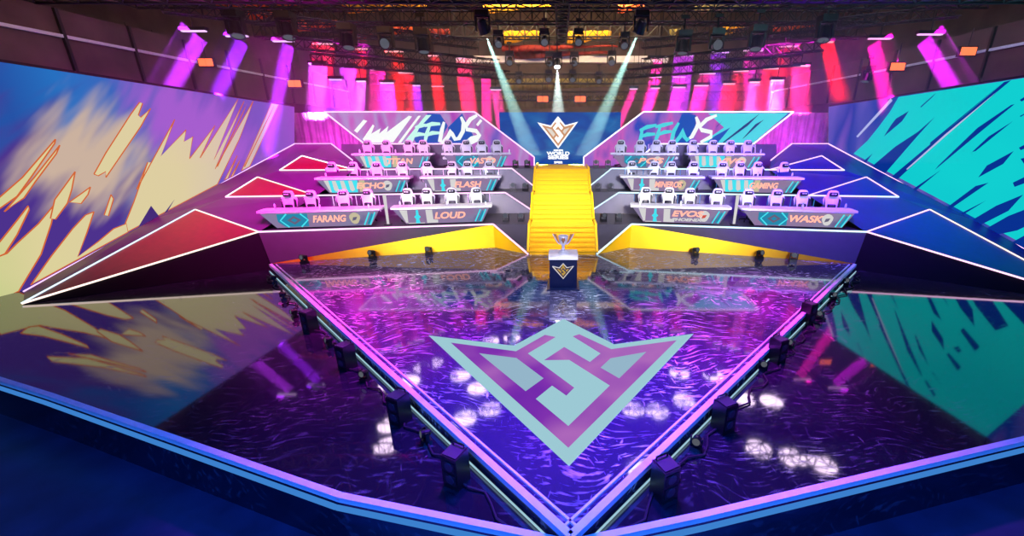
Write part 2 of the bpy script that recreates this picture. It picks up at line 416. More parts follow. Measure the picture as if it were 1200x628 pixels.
# ---------------------------------------------------------------- yellow stairs
sc_ = empty('staircase', (0, 15.3, 0)); tag(sc_, 'bright yellow carpeted staircase rising in three flights up the middle', 'stairs')
fl = [(15.25, 16.2, 0, .97, 1.31), (17.0, 18.35, .97, 1.93, 1.29), (18.95, 20.4, 1.93, 2.89, 1.27)]
for i, (y0, y1, za, zb, hw) in enumerate(fl):
    b = MB(); n = 6; nxt = fl[i + 1][0] if i < 2 else 23.3
    for q in range(n):
        ya = y0 + (y1 - y0) * q / n; z = za + (zb - za) * (q + 1) / n
        b.box((0, (ya + nxt) / 2, (z + za + (zb - za) * q / n) / 2 ), (2 * hw, nxt - ya, (zb - za) / n))
        b.box((0, ya - .012, z - .02), (2 * hw + .03, .05, .04))
    b.box((0, (y0 + .3 + nxt) / 2, za / 2 - .05), (2 * hw - .1, nxt - y0 - .3, max(za, .02)))
    b.build('flight', M['carpet'], sc_, world=True)
    for sx in (-1, 1):
        b = MB(); b.strip(Vector((sx * (hw + .06), y0 - .02, za + .1)), Vector((sx * (hw + .06), y1, zb + .05)), .09)
        b.strip(Vector((sx * (hw + .06), y1, zb + .05)), Vector((sx * (hw + .06), nxt - .1, zb + .05)), .09); b.build('stringer', M['yellow'], sc_, world=True)

# ---------------------------------------------------------------- screens
def stroke_pts(l, ox, oy, k, Y): return [at_y(ox + x / k, oy + y / k, Y) for x, y in l]
M['artL'] = glow_clouds('banner_art_pink', ['#2a4fd0', '#a070e0', '#e070dc', '#c9a8ea', '#d048d0', '#3a50d8'], (.9, .9, .35), .6, .75, .8, sharp=.28)
M['artR'] = glow_clouds('banner_art_violet', ['#e060d8', '#1850d8', '#b070e4', '#e568d8', '#2a48d0', '#4a2cc8'], (.9, .9, .35), -.6, .75, .8, sharp=.28)
M['artC'] = glow_clouds('centre_art_blue', ['#0a3fb4', '#1468d2', '#0c50c0', '#2a86d8', '#0b48bc'], (.5, .5, 1.1), .7, .62, .8, sharp=.25)
M['Awhite'] = glow('art_white', '#eef4f0', 1.15); M['Acyan'] = glow('art_cyan', '#4ee6f0', .9); M['Ablue'] = glow('art_blue', '#1258cc', .8)
M['Anavy'] = glow('art_navy', '#0f2c88', .7); M['Acyan2'] = glow('art_turquoise', '#14e0e2', .82); M['Amint'] = glow('art_mint', '#bff2e4', 1.15)
YB = 22.3
ban_px = [(380, 131), (556, 131), (626, 184), (626, 199), (575, 199), (556, 181), (540, 168.5), (427, 168.5)]
for s in (-1, 1):
    mx = (lambda x: x) if s < 0 else (lambda x: 1310 - x)
    bs = empty('banner_screen', at_y(mx(500), 199, YB))
    tag(bs, ('pink and white' if s < 0 else 'cyan and white') + ' screen reading FFWS above the %s top tier' % side_name[s], 'LED screen')
    pts = [at_y(mx(x), y, YB) for x, y in ban_px]
    if s > 0: pts.reverse()
    b = MB(); b.solid(pts, (0, .15, 0)); b.build('display', M['artL'] if s < 0 else M['artR'], bs, world=True)
    b = MB(); fr = [at_y(mx(x), y, YB - .02) for x, y in ban_px]
    for i in (0, 1, 2, 5, 6, 7): b.strip(fr[i], fr[(i + 1) % 8], .06)
    b.build('light_frame', M['Lpink'] if s < 0 else M['Lwhite'], bs, world=True)
    b = MB(); Y1 = YB - .012
    def pg(l, mi, dy=0.0, k=5.45, ox=380, oy=120): b.poly([at_y(ox + x / k, oy + y / k, Y1 - dy) for x, y in l], mi)
    if s < 0:
        pg([(590, 262), (560, 215), (660, 70), (740, 75), (790, 150), (730, 262)], 2)
        pg([(800, 262), (790, 160), (880, 70), (960, 230), (900, 262)], 2)
        pg([(190, 180), (250, 110), (275, 118), (210, 195)], 0, .004)
        pg([(245, 235), (310, 140), (320, 150), (300, 200), (360, 165), (350, 200), (410, 150), (400, 190), (540, 85), (560, 90), (440, 255), (270, 258)], 0, .004)
        pg([(470, 258), (600, 85), (618, 85), (490, 258)], 0, .004); pg([(505, 258), (650, 80), (685, 80), (600, 170), (560, 258)], 1, .004)
        L_ = [([(215, 215), (150, 330), (120, 420)], 1), ([(180, 215), (260, 185), (315, 180)], 1), ([(150, 325), (230, 295), (300, 300)], 1),
              ([(365, 185), (325, 300), (300, 415)], 1), ([(300, 190), (400, 165), (500, 165)], 1), ([(330, 310), (400, 280), (490, 280)], 1),
              ([(550, 140), (520, 250), (495, 390), (540, 400), (600, 330), (640, 250), (650, 290), (690, 360), (740, 350), (790, 260), (800, 150), (765, 75)], 0),
              ([(1025, 115), (970, 185)], 0), ([(970, 55), (885, 105), (835, 180), (840, 235), (960, 255), (1000, 310), (960, 370), (880, 410), (850, 390), (900, 350), (985, 320)], 0)]
        ox = 470
    else:
        pg([(600, 70), (1110, 68), (885, 258), (560, 258), (700, 160)], 3, 0, 5.45, 720)
        pg([(930, 70), (850, 150), (700, 258), (690, 256), (830, 145)], 4, .004, 5.45, 720); pg([(955, 110), (830, 225), (815, 235), (900, 140)], 4, .004, 5.45, 720)
        pg([(692, 118), (650, 160), (655, 150)], 4, .004, 5.45, 720); pg([(740, 160), (700, 210), (660, 258), (590, 258), (640, 215)], 2, .004, 5.45, 720)
        pg([(400, 258), (380, 200), (430, 75), (520, 80), (520, 180), (470, 258)], 2, 0, 5.45, 720)
        L_ = [([(140, 225), (112, 380), (92, 465)], 3), ([(105, 250), (200, 205), (320, 180)], 3), ([(130, 325), (200, 300), (305, 295)], 3),
              ([(365, 205), (330, 320), (290, 425)], 3), ([(305, 205), (410, 180), (530, 152)], 3), ([(335, 305), (420, 270), (510, 262)], 3),
              ([(605, 150), (540, 260), (510, 395), (560, 400), (620, 330), (660, 240), (670, 320), (710, 370), (770, 330)], 3), ([(740, 350), (770, 330), (830, 220), (855, 150), (825, 75)], 0),
              ([(1090, 55), (960, 110), (870, 200), (900, 245), (1020, 270), (1015, 330), (880, 400)], 0)]
        ox = 740
    for i, (l, mi) in enumerate(L_):
        b.ribbon([at_y(ox + x / 10.9, 130 + y / 10.9, Y1 - .008 - .0006 * i) for x, y in l], .21, (0, -1, 0), mi)
    b.build('artwork', [M['Awhite'], M['Amint'], M['Ablue'], M['Acyan'], M['Anavy']], bs, world=True)
    # panel that closes the back of the top tier under the screen
    bp = MB(); q = [at_y(mx(x), y, YB + .02) for x, y in ((400, 168.8), (540, 168.8), (575, 199.2), (400, 199.2))]
    if s > 0: q.reverse()
    bp.solid(q, (0, .12, 0)); o = bp.build('lower_panel', M['darkface'], bs, world=True)
    for i in range(6):
        v = MB(); x = mx(425 + i * 25); v.strip(at_y(x, 169, YB - .01), at_y(x, 199, YB - .01), .02); v.build('light_bar', M['Lviolet'], o).location = -bs.location

cs = empty('centre_screen', (0, 23.6, 0)); tag(cs, 'blue centre screen with white winged emblem and lettering at the head of the stairs', 'LED screen')
YC = 23.5
c0 = at_y(585, 131.5, YC); c1 = at_y(728, 131.5, YC); zlo = FL
b = MB(); b.solid([Vector((c0.x, YC, zlo)), Vector((c1.x, YC, zlo)), c1, c0], (0, .2, 0)); b.build('display', M['artC'], cs, world=True)
M['orange'] = glow('emblem_orange', '#e0a070', .85); M['cream'] = glow('emblem_cream', '#f4e8dc', .9); M['ewhite'] = glow('emblem_bright', '#ffffff', 1.3)
ec = at_y(654.2, 136.2, YC - .02); eh = (at_y(678.2, 143, YC).x - at_y(630.6, 143, YC).x) / 2
emblem('emblem', [M['ewhite'], M['orange'], M['cream']], cs, ec, (1, 0, 0), (0, 0, 1), (0, -1, 0), eh, .006)
for txt, py, sz, wd in (('FREE FIRE', 176.2, .1, 11), ('WORLD', 180.0, .26, 27), ('SERIES', 184.6, .26, 24), ('2022', 190.3, .14, 10)):
    p = at_y(654.2, py, YC - .03); w = at_y(654.2 + wd / 2, py, YC).x - at_y(654.2 - wd / 2, py, YC).x
    text_mesh(txt, sz, M['ewhite'], 'lettering', cs, p - cs.location, .0, .012, width=w)

# side LED walls
def left_art():
    """blue to lilac sky of the LED artwork with a soft cream smear and a violet patch low down"""
    m, N, L = newmat('led_art_blue_lilac'); N.remove(N['Principled BSDF'])
    t = N.new('ShaderNodeTexCoord'); o = W0 + Vector((0, 4, FL)) * 0
    base = Vector((W0.x, W0.y + 4, FL))
    def math_(op, a, b=None, c=None):
        n = N.new('ShaderNodeMath'); n.operation = op
        for i, v in enumerate((a, b, c)):
            if v is None: continue
            if isinstance(v, (int, float)): n.inputs[i].default_value = v
            else: L.new(v, n.inputs[i])
        return n.outputs[0]
    def dotv(vec, k):
        n = N.new('ShaderNodeVectorMath'); n.operation = 'DOT_PRODUCT'; L.new(t.outputs['Object'], n.inputs[0]); n.inputs[1].default_value = vec
        return math_('SUBTRACT', n.outputs['Value'], k)
    def blob(px, py, along, across, dv):
        c = wall_pt(px, py) - base; q = (wall_pt(px + dv[0], py + dv[1]) - wall_pt(px, py)).normalized(); r = q.cross(WN).normalized()
        a = dotv(q / along, c.dot(q / along)); b = dotv(r / across, c.dot(r / across))
        d = math_('SQRT', math_('ADD', math_('MULTIPLY', a, a), math_('MULTIPLY', b, b)))
        nz = N.new('ShaderNodeTexNoise'); nz.inputs['Scale'].default_value = 1.1; nz.inputs['Detail'].default_value = 2
        cb = N.new('ShaderNodeCombineXYZ'); L.new(math_('MULTIPLY', a, along * .28), cb.inputs[0]); L.new(math_('MULTIPLY', b, across * 1.6), cb.inputs[1]); L.new(cb.outputs[0], nz.inputs['Vector'])
        d = math_('ADD', d, math_('MULTIPLY', math_('SUBTRACT', nz.outputs['Fac'], .5), 1.6))
        mr = N.new('ShaderNodeMapRange'); mr.interpolation_type = 'SMOOTHSTEP'
        mr.inputs['From Min'].default_value = 1.15; mr.inputs['From Max'].default_value = .35; L.new(d, mr.inputs['Value'])
        return mr.outputs[0]
    def mix(f, A, B):
        n = N.new('ShaderNodeMix'); n.data_type = 'RGBA'
        L.new(f, n.inputs['Factor'])
        for s_, v in (('A', A), ('B', B)):
            if isinstance(v, str): n.inputs[s_].default_value = lin(v)
            else: L.new(v, n.inputs[s_])
        return n.outputs['Result']
    u = dotv(WD, (wall_pt(0, 100) - base).dot(WD)); far = (wall_pt(345, 125) - wall_pt(0, 100)).dot(WD)
    rp = N.new('ShaderNodeValToRGB'); e = rp.color_ramp.elements
    for p_, c_ in ((.12, '#2c7cd4'), (.35, '#4f68cc'), (.62, '#8a58d4'), (.8, '#7c5ed2')): e.new(p_).color = lin(c_)
    e[0].color = lin('#2a5cb8'); e[-1].color = lin('#a458dc')
    L.new(math_('DIVIDE', u, far), rp.inputs['Fac'])
    col = mix(blob(45, 275, 4.4, 4.2, (60, -60)), rp.outputs['Color'], '#56389c')
    col = mix(blob(110, 185, 2.4, 1.7, (45, -60)), col, '#e0c4b0')
    col = mix(blob(235, 150, 1.8, 3.4, (30, -70)), col, '#b468e4')
    em = N.new('ShaderNodeEmission'); em.inputs['Strength'].default_value = .8
    L.new(col, em.inputs['Color']); L.new(em.outputs[0], N['Material Output'].inputs['Surface'])
    return m
M['lwall'] = left_art()
M['lsoft'] = glow_clouds('led_art_soft_cream', ['#5a3f9c', '#8a6aa8', '#c8b0ac', '#e0d0b4', '#8a70b4'], (.5, .3, .12), .6, .7, .9, sharp=.3)
M['lcream'] = glow_clouds('led_art_cream', ['#cfdc92', '#eee2a8', '#f0deb0', '#e8d2c0', '#d2bcd8'], (.3, .3, .3), .5, .84, .9, axis=1, sharp=.1, along=.7)
M['lline'] = glow('led_art_orange', '#e8703c', .8); M['lpurple'] = glow_clouds('led_art_purple', ['#2a2f96', '#5a3a9e', '#6b3fa0', '#3a2a88'], (.5, .5, .3), .5, .55, .9)
M['rblue'] = glow_clouds('led_art_blue', ['#0d3fb8', '#1260d0', '#7f6fe0', '#1048c4', '#9a68e0'], (.5, .35, .1), .3, .62, 1.1, sharp=.3)
M['rcyan'] = glow_clouds('led_art_cyan', ['#10d4e0', '#14e2e4', '#08d8dc'], (.2, .2, .2), 0, .82, .7)
M['rdark'] = glow('led_art_navy', '#0c3aa8', .72); M['rline'] = glow('led_art_lilac', '#c8d0ff', .8)
LP = dict(
 cream=[
  [(110, 204), (115, 206), (124, 201), (124, 208), (165, 148), (176.5, 127), (164.5, 137.5), (162, 135), (167, 121), (163.5, 119.7), (153, 134), (124, 179)],
  [(173, 190), (160, 222), (204.7, 140), (188.4, 183), (218, 152), (215.5, 166), (226, 160), (222, 186), (252, 147), (234.4, 185), (279, 116), (250.7, 187), (286, 118.4), (252, 198), (296.7, 118.4), (280.4, 163), (254.7, 216), (147, 273), (143, 271), (157, 236)],
  [(318, 121), (326.5, 122.5), (292.6, 195), (283, 200)],
  [(278, 182), (263, 211), (267, 209)], [(281, 188), (270, 208), (273, 206)],
  [(65, 238), (60, 262), (48, 298), (22, 341), (-40, 372), (-40, 310), (0, 300), (8, 297), (20, 285), (45, 262)],
  [(-20, 300), (0, 283), (20, 258), (33, 241), (34, 246), (20, 275), (6, 297), (-5, 302)],
  [(110, 248), (102, 272), (91, 301), (115, 283), (133, 268), (148, 262), (150, 272), (49, 327), (36, 334), (60, 300), (85, 268), (100, 252)],
  [(65, 163), (64, 168), (36, 208), (20, 230), (-20, 258), (-20, 248), (26, 208)],
  [(70, 170), (66, 180), (42, 212), (28, 232), (5, 248), (40, 208)],
  [(88, 201), (64, 234), (59, 256), (65, 257), (79, 238), (84, 222)],
  [(130, 228), (122, 252), (127, 253), (133, 233)], [(106, 219), (81, 237), (95, 238.5), (103, 228)]],
 purple=[[(-40, 250), (20, 232), (60, 214), (100, 208), (138, 244), (135, 268), (92, 300), (40, 332), (22, 341), (48, 298), (-40, 320)], [(177, 241), (162, 266), (187, 254)], [(205, 233), (187, 257), (195, 250)]],
 soft=[[(60, 175), (100, 160), (150, 190), (172, 192), (143, 262), (120, 250), (90, 232), (50, 222), (20, 235), (-40, 262), (-40, 205), (20, 205)]])
RP = [[(1089, 109), (1086, 113), (1072, 126), (1071, 125)], [(1058, 130), (1050, 142), (1029, 160), (1037, 147), (1043, 139)],
 [(1088, 137), (1069, 158), (1028, 206), (1014, 196), (1042, 172), (1069, 154)], [(1016, 180), (1008, 191), (1004, 190)],
 [(1176, 94), (1107, 152), (1045, 210), (1038, 207), (1105, 150), (1168, 96)], [(1166, 97), (1083, 169), (1082, 167.5)],
 [(1180, 122), (1140, 155), (1088, 199), (1092, 194), (1137, 150), (1176, 123)], [(1095, 199), (1065, 224), (1062, 222)], [(1178, 142), (1135, 177), (1131, 178), (1150, 160)],
 [(1179, 177), (1167, 192), (1138, 208), (1148, 194)], [(1150, 214), (1135, 218), (1102, 243), (1107, 244)], [(1147, 235), (1116, 251), (1120, 252)],
 [(1190, 228), (1159, 241), (1129, 259), (1140, 264), (1173, 247)], [(1216, 236), (1173, 253), (1147, 268), (1160, 275), (1183, 270), (1225, 250)],
 [(1260, 255), (1195, 274), (1175, 285), (1200, 298), (1260, 290)], [(1215, 98), (1186, 117), (1188, 119), (1215, 103)], [(1215, 157), (1185, 173), (1187, 176), (1215, 165)], [(1215, 120), (1186, 136), (1187, 137)],
 [(1187, 186), (1198, 183), (1199, 188), (1191, 192)], [(1215, 196), (1178, 214), (1180, 219), (1215, 206)]]
wt0 = wall_pt(-110, 52); wt1 = wall_pt(345, 125.2); wb1 = wall_pt(345, 168.5); wb0 = wall_pt(-75, 395)
wb0 = W0 - WD * 4.5 + Vector((0, 0, FL))
for s in (-1, 1):
    lw = empty('led_wall', SX(Vector((W0.x, W0.y + 4, FL)), s))
    tag(lw, 'tall %s LED wall along the %s side of the stage' % (('blue and lilac', 'left') if s < 0 else ('bright cyan', 'right')) + (' with cream streaks' if s < 0 else ' with dark blue slashes'), 'LED screen')
    wt0b = Vector((wb0.x, wb0.y, 7.0))
    pts = [SX(v, s) for v in (wb0, W0 + Vector((0, 0, FL)), wall_pt(28, 341), wb1, wt1, wt0b)]
    off = SX(-WN * .25, s)
    if s > 0: pts.reverse()
    b = MB(); b.solid(pts, off); b.build('display', M['lwall'] if s < 0 else M['rblue'], lw, world=True)
    b = MB(); nn = SX(WN, s)
    def wp(x, y, o): return wall_pt(x, y, o) if s < 0 else SX(wall_pt(1310 - x, y, o), 1)
    if s < 0:
        for i, l in enumerate(LP['cream']):
            q = [wp(x, y, .022 + .001 * i) for x, y in l]; b.poly(q, 0)
            b.ribbon([v + nn * .004 for v in q + q[:1]], .036, nn, 1, False)
        for l in LP['purple'][1:]: b.poly([wp(x, y, .045) for x, y in l], 2)
        for l in ([(322, 121.5), (318, 132), (287, 196), (286, 195)], [(290, 120), (285, 133), (255, 196), (254, 194)]): b.poly([wp(x, y, .05) for x, y in l], 1)
        b.build('artwork', [M['lcream'], M['lline'], M['lpurple'], M['lsoft']], lw, world=True)
    else:
        b.poly([wp(x, y, .012) for x, y in ((1046, 113.5), (1200, 90), (1330, 71), (1330, 360), (1200, 291), (1063, 217), (994, 180), (1010, 165), (1022, 150), (1036, 131))], 0)
        for i, l in enumerate(RP): b.poly([wp(x, y, .02 + .001 * i) for x, y in l], 1)
        b.poly([wp(x, y, .02) for x, y in ((1037, 115), (1039, 118), (999, 161), (997, 160))], 2)
        b.poly([wp(x, y, .045) for x, y in ((1160, 107), (1100, 160), (1056, 199), (1055, 198), (1099, 158))], 2)
        b.build('artwork', [M['rcyan'], M['rdark'], M['rline']], lw, world=True)
    # dark steel cap along the head of the wall
    b = MB(); b.strip(SX(wt1 - WN * .1 + Vector((0, 0, .05)), s), SX(wt0b - WN * .1 + Vector((0, 0, .05)), s), .09); b.build('top_rail', M['truss'], lw, world=True)
    # grey drape closing the corner behind the banner
    b = MB(); x0, x1 = -17.2, -8.4; n = 60; fr_ = []; 
    for i in range(n + 1):
        x = x0 + (x1 - x0) * i / n; fr_.append(Vector((x, 25.4 + .09 * math.sin(i * 1.9) + .05 * math.sin(i * .7), 0)))
    for p, q in zip(fr_, fr_[1:]):
        b.poly([SX(p + Vector((0, 0, FL)), s), SX(q + Vector((0, 0, FL)), s), SX(q + Vector((0, 0, 5.7)), s), SX(p + Vector((0, 0, 5.7)), s)])
    o = b.build('backdrop_curtain', M['drape'], smooth=True); sol = o.modifiers.new('thickness', 'SOLIDIFY'); sol.thickness = .02
    tag(o, 'floor length grey curtain behind the %s banner screen, washed with magenta light' % side_name[s], 'curtain')

# ---------------------------------------------------------------- desks
M['dpanel'] = glow_clouds('desk_panel_lilac', ['#8a7aa4', '#a88ab8', '#9c93bc', '#7c74a8'], (.8, 1, 1), 0, .72, 1.4)
M['dcyan'] = glow('desk_cyan', '#48e2f2', 1.0); M['dcyanD'] = glow('desk_teal', '#2f9cc4', .75); M['dwhite'] = glow('desk_white', '#e6e4e4', .85); M['dcoral'] = glow('desk_coral', '#ffae9a', 1.3)
M['dpeach'] = glow('desk_peach', '#f6c39a', .95); M['dgrey'] = glow('desk_grey', '#8c86ac', .5); M['dred'] = glow('desk_red', '#e0554a', .85); M['dbeige'] = glow('desk_beige', '#dcd0ae', .8)
def make_desk(loc, rz, w, style, txt, label, two=None, badge='beige', flip=False):
    t = empty('gaming_desk', loc, rz); tag(t, label, 'desk', 'team desks on the tiers')
    hw = w / 2
    b = MB(); b.slab([(-hw, -.04), (hw, -.04), (hw, .04), (-hw, .04)], .36, (0, .30, .695), inset=.985); b.build('worktop', M['white'], t)
    bl = .42 if not flip else .12; br = .12 if not flip else .42     # slanted ends of the front panel
    bl, br = {'A': (.5, .35), 'B': (.45, .3), 'C': (.45, .35)}[style]
    fr = [(-hw + .12, .63), (hw - .12, .63), (hw - .12 - br, .06), (-hw + .12 + bl, .06)]
    pz = Vector((0, -.02, 0))
    b = MB(); b.solid([Vector((x, -.02, z)) for x, z in reversed(fr)], (0, .06, 0)); p = b.build('front_panel', M['dpanel'], t)
    b = MB()
    for sx in (-1, 1): b.box((sx * (hw - .62), .4, .33), (.05, .55, .65))
    b.box((0, .6, .35), (w - 1.3, .03, .4)); b.build('leg_frame', M['black'], t)
    g = MB(); Y = -.028
    def pl(l, mi, dy=0.0): g.solid([Vector((x, Y - dy, z)) for x, z in l], (0, .004, 0), mi)
    def ln(l, wd, mi, dy=.004): g.ribbon([Vector((x, Y - dy, z)) for x, z in l], wd, (0, -1, 0), mi, False)
    x0 = -hw + .55
    if style == 'A':
        pl([(x0 + .15, .60), (x0 + 1.25, .60), (x0 + 1.25, .09), (x0 + .4, .09), (x0 + .15, .3)], 1)
        c = x0 + .75
        ln([(c - .25, .60), (c - .5, .35), (c - .22, .08)], .06, 0); ln([(c + .25, .60), (c + .5, .35), (c + .22, .08)], .06, 0)
        pl([(c, .52), (c + .26, .35), (c, .18), (c - .26, .35)], 5, .006); pl([(c, .43), (c + .12, .35), (c, .27), (c - .12, .35)], 1, .010)
    elif style == 'B':
        pl([(x0 - .2, .62), (x0 + .1, .62), (x0 + .1, .12), (x0 + .02, .1)], 2)
        pl([(x0 + .1, .1), (x0 + .75, .1), (x0 + .75, .07), (x0 + .1, .07)], 2)
        c = x0 + .48; pl([(c - .04, .62), (c + .05, .62), (c + .06, .42), (c + .14, .34), (c + .06, .26), (c + .1, .08), (c - .08, .08), (c - .06, .26), (c - .13, .34), (c - .05, .42)], 0, .004)
        pl([(x0 + .82, .62), (x0 + 1.08, .62), (x0 + 1.1, .22), (x0 + 1.28, .2), (x0 + 1.28, .08), (x0 + .84, .08)], 2)
    else:
        pl([(x0 - .15, .62), (x0 + .05, .62), (x0 + .12, .1), (x0 + .05, .1)], 2)
        pl([(x0 + .05, .62), (x0 + 1.3, .62), (x0 + 1.25, .08), (x0 + .12, .08)], 0)
        for q in (.2, .55, .9):
            pl([(x0 + q, .6), (x0 + q + .16, .6), (x0 + q + .24, .2), (x0 + q + .12, .12), (x0 + q + .04, .2)], 2, .004)
        pl([(x0 + 1.36, .62), (x0 + 1.6, .62), (x0 + 1.6, .1), (x0 + 1.34, .1)], 3)
    gm = [M['dcyan'], M['dcyanD'], M['dwhite'], M['dbeige'], M['dred'], M['dgrey']]
    g.build('panel_graphic', gm, p); g = MB()
    # team badge and slashes at the right-hand end
    c = hw - 1.05
    bm = {'beige': 3, 'white': 2, 'red': 2, 'none': 2}[badge]
    if badge == 'none':
        pass
    else:
        ring = [(c + .2 * math.cos(a) * (1 + .12 * math.sin(3 * a)), .36 + .23 * math.sin(a)) for a in [i * PI / 7 for i in range(14)]]
        pl(ring, bm, .004); pl([(c - .06, .4), (c + .1, .42), (c + .04, .3), (c - .1, .26)], 4 if badge == 'red' else 5, .008)
    if g.v: g.build('team_badge', gm, p)
    g = MB()
    for d_ in (0, .22): ln([(hw - .72 + d_, .08), (hw - .48 + d_, .58)], .055, 0)
    pl([(hw - .62, .1), (hw - .5, .1), (hw - .34, .5), (hw - .4, .56)], 1, .002)
    g.build('slash_graphic', gm, p)
    text_mesh(txt, .36 if not two else .32, M['dcoral'], 'lettering', p, (.28, -.032, .36 if not two else .43), .22, .012, width=1.25)
    if two: text_mesh(two, .16, M['dwhite'], 'lettering', p, (.28, -.032, .19), .22, .008, width=1.25)
    # small white drinks bottles / kit left on the worktop are separate things (below)
    return t
# ---------------------------------------------------------------- chairs
def make_chair():
    t = empty('gaming_chair', (0, 0, 0))
    out = [(-.20, .50), (.20, .50), (.25, .62), (.27, .80), (.30, .95), (.27, 1.06), (.20, 1.12), (.185, 1.22), (.15, 1.31), (.08, 1.345), (-.08, 1.345), (-.15, 1.31), (-.185, 1.22), (-.20, 1.12), (-.27, 1.06), (-.30, .95), (-.27, .80), (-.25, .62)]
    b = MB(); R = Matrix.Rotation(-.10, 3, 'X'); b.slab([(x * 1.1, z - .5) for x, z in out], .055, (0, .20, .5), 0, R, .9); b.build('backrest', M['chairwhite'], t, True)
    for sx in (-1, 1):
        b = MB(); b.slab([(sx * .24 - .035, .02), (sx * .24 + .035, .02), (sx * .285 + .02, .45), (sx * .25 - .03, .52)], .03, (0, .13, .52), 0, R)
        b.build('side_bolster', M['chairdark'], t)
    b = MB(); b.rbox((0, .09 + .06, 1.19), (.30, .10, .16), .05, 0, 3, R); hp = b.build('head_pillow', M['chairdark'], t, True)
    b = MB(); b.box((-.05, .092, 1.21), (.07, .012, .035), 0, R); b.box((.05, .092, 1.21), (.07, .012, .035), 0, R); b.build('logo_patch', M['white'], hp)
    b = MB(); b.rbox((0, .13, .70), (.30, .10, .18), .05, 0, 3, R); b.build('lumbar_pillow', M['chairdark'], t, True)
    b = MB(); b.slab([(-.26, -.06), (.26, -.06), (.28, .02), (.24, .06), (-.24, .06), (-.28, .02)], .27, (0, -.05, .46), inset=.93); b.build('seat', M['chairwhite'], t, True)
    for sx in (-1, 1):
        b = MB(); b.box((sx * .34, -.02, .68), (.09, .28, .04)); b.box((sx * .33, .0, .55), (.04, .06, .24)); b.build('armrest', M['chairdark'], t)
    b = MB(); b.tube((0, 0, .09), (0, 0, .40), .035, 8); b.build('gas_lift', M['black'], t)
    b = MB()
    for k in range(5):
        a = k * 2 * PI / 5 + .3; b.tube((0, 0, .11), (.30 * math.cos(a), .30 * math.sin(a), .07), .03, 6)
        b.tube((.30 * math.cos(a) - .02, .30 * math.sin(a), .033), (.30 * math.cos(a) + .02, .30 * math.sin(a), .033), .033, 8)
    b.build('star_base', M['black'], t)
    return t
proto_chair = make_chair()
used = [False]
desks = [ # tier, side, px0, px1, style, text, second line, badge, chairs px, phrase
 (0, -1, 301, 448, 'A', 'FARANG', None, 'beige', (337, 363, 403, 430), 'lowest left tier, outer desk'),
 (0, -1, 458, 577, 'B', 'LOUD', None, 'none', (477, 500, 530, 560), 'lowest left tier beside the stairs'),
 (0, 1, 738, 857, 'B', 'EVOS', 'PHOENIX', 'red', (757, 782, 809, 840), 'lowest right tier beside the stairs'),
 (0, 1, 867, 1005, 'A', 'WASK', None, 'white', (877, 910, 941, 975), 'lowest right tier, outer desk'),
 (1, -1, 369, 482, 'C', 'ECHO', None, 'white', (388, 413, 442, 472), 'middle left tier, outer desk'),
 (1, -1, 492, 588, 'B', 'FLASH', None, 'none', (502, 529, 548, 574), 'middle left tier beside the stairs'),
 (1, 1, 726, 826, 'B', 'MINEROS', None, 'beige', (741, 766, 787, 813), 'middle right tier beside the stairs'),
 (1, 1, 833, 942, 'C', 'GAMING', None, 'none', (846, 868, 889, 921), 'middle right tier, outer desk'),
 (2, -1, 412, 508, 'C', 'TITAN', None, 'none', (429, 451, 477, 496), 'top left tier, outer desk'),
 (2, -1, 517, 599, 'A', 'VASTO', None, 'white', (525, 547, 565, 583), 'top left tier beside the stairs'),
 (2, 1, 715, 796, 'A', 'BOS', None, 'white', (727, 750, 769, 788), 'top right tier beside the stairs'),
 (2, 1, 804, 896, 'C', 'VIVO', None, 'red', (814, 837, 857, 878), 'top right tier, outer desk')]
bottle_spots = []
for (k, s, x0, x1, sty, txt, two, badge, heads, ph) in desks:
    pi, po = [SX(v, s) for v in tier[k]]; h = Ht[k]
    d = (po - pi); d.z = 0; d.normalize(); n = Vector((-d.y, d.x, 0));
    if n.y < 0: n = -n
    P0 = pi + n * .38; yy = (252, 215, 184)[k]
    a = at_pl(x0, yy, P0, n); c = at_pl(x1, yy, P0, n)
    mid = (a + c) / 2; mid.z = h; w = (c - a).length; e = (c - a); rz = math.atan2(e.y, e.x)
    make_desk(mid, rz, w, sty, txt, 'long white topped desk reading %s on the %s' % (txt, ph), two, badge)
    for i, px in enumerate(heads):
        q = at_pl(px, yy - 8, P0 + n * 1.0, n); q.z = h
        if not used[0]: t = proto_chair; used[0] = True
        else: t = copy_tree(proto_chair)
        t.location = q; t.rotation_euler = (0, 0, rz + random.uniform(-.22, .22))
        tag(t, 'white gaming chair with black head pillow, %s from the left behind the %s desk' % (ORD[i], txt), 'chair', 'white gaming chairs behind the desks')
    u = e.normalized()
    for i in range(3):
        o = -w * .42 + i * w * .4 + random.uniform(0, w * .1); bottle_spots.append((mid + u * o + n * random.uniform(.1, .3) + Vector((0, 0, .736)), txt, i))
bt = None
for (p, txt, i) in bottle_spots:
    if bt is None:
        o = empty('drinks_bottle', p); b = MB(); b.lathe([(.035, 0), (.036, .12), (.03, .15), (.014, .18), (.014, .19)], 10); b.build('bottle_body', M['white'], o, True)
        b = MB(); b.lathe([(.018, .19), (.018, .215)], 10); b.build('cap', M['dcyanD'], o); bt = o
    else: o = copy_tree(bt); o.location = p
    tag(o, 'small white bottle on the %s desk, %s from the left' % (txt, ORD[i]), 'bottle', 'bottles on the team desks')

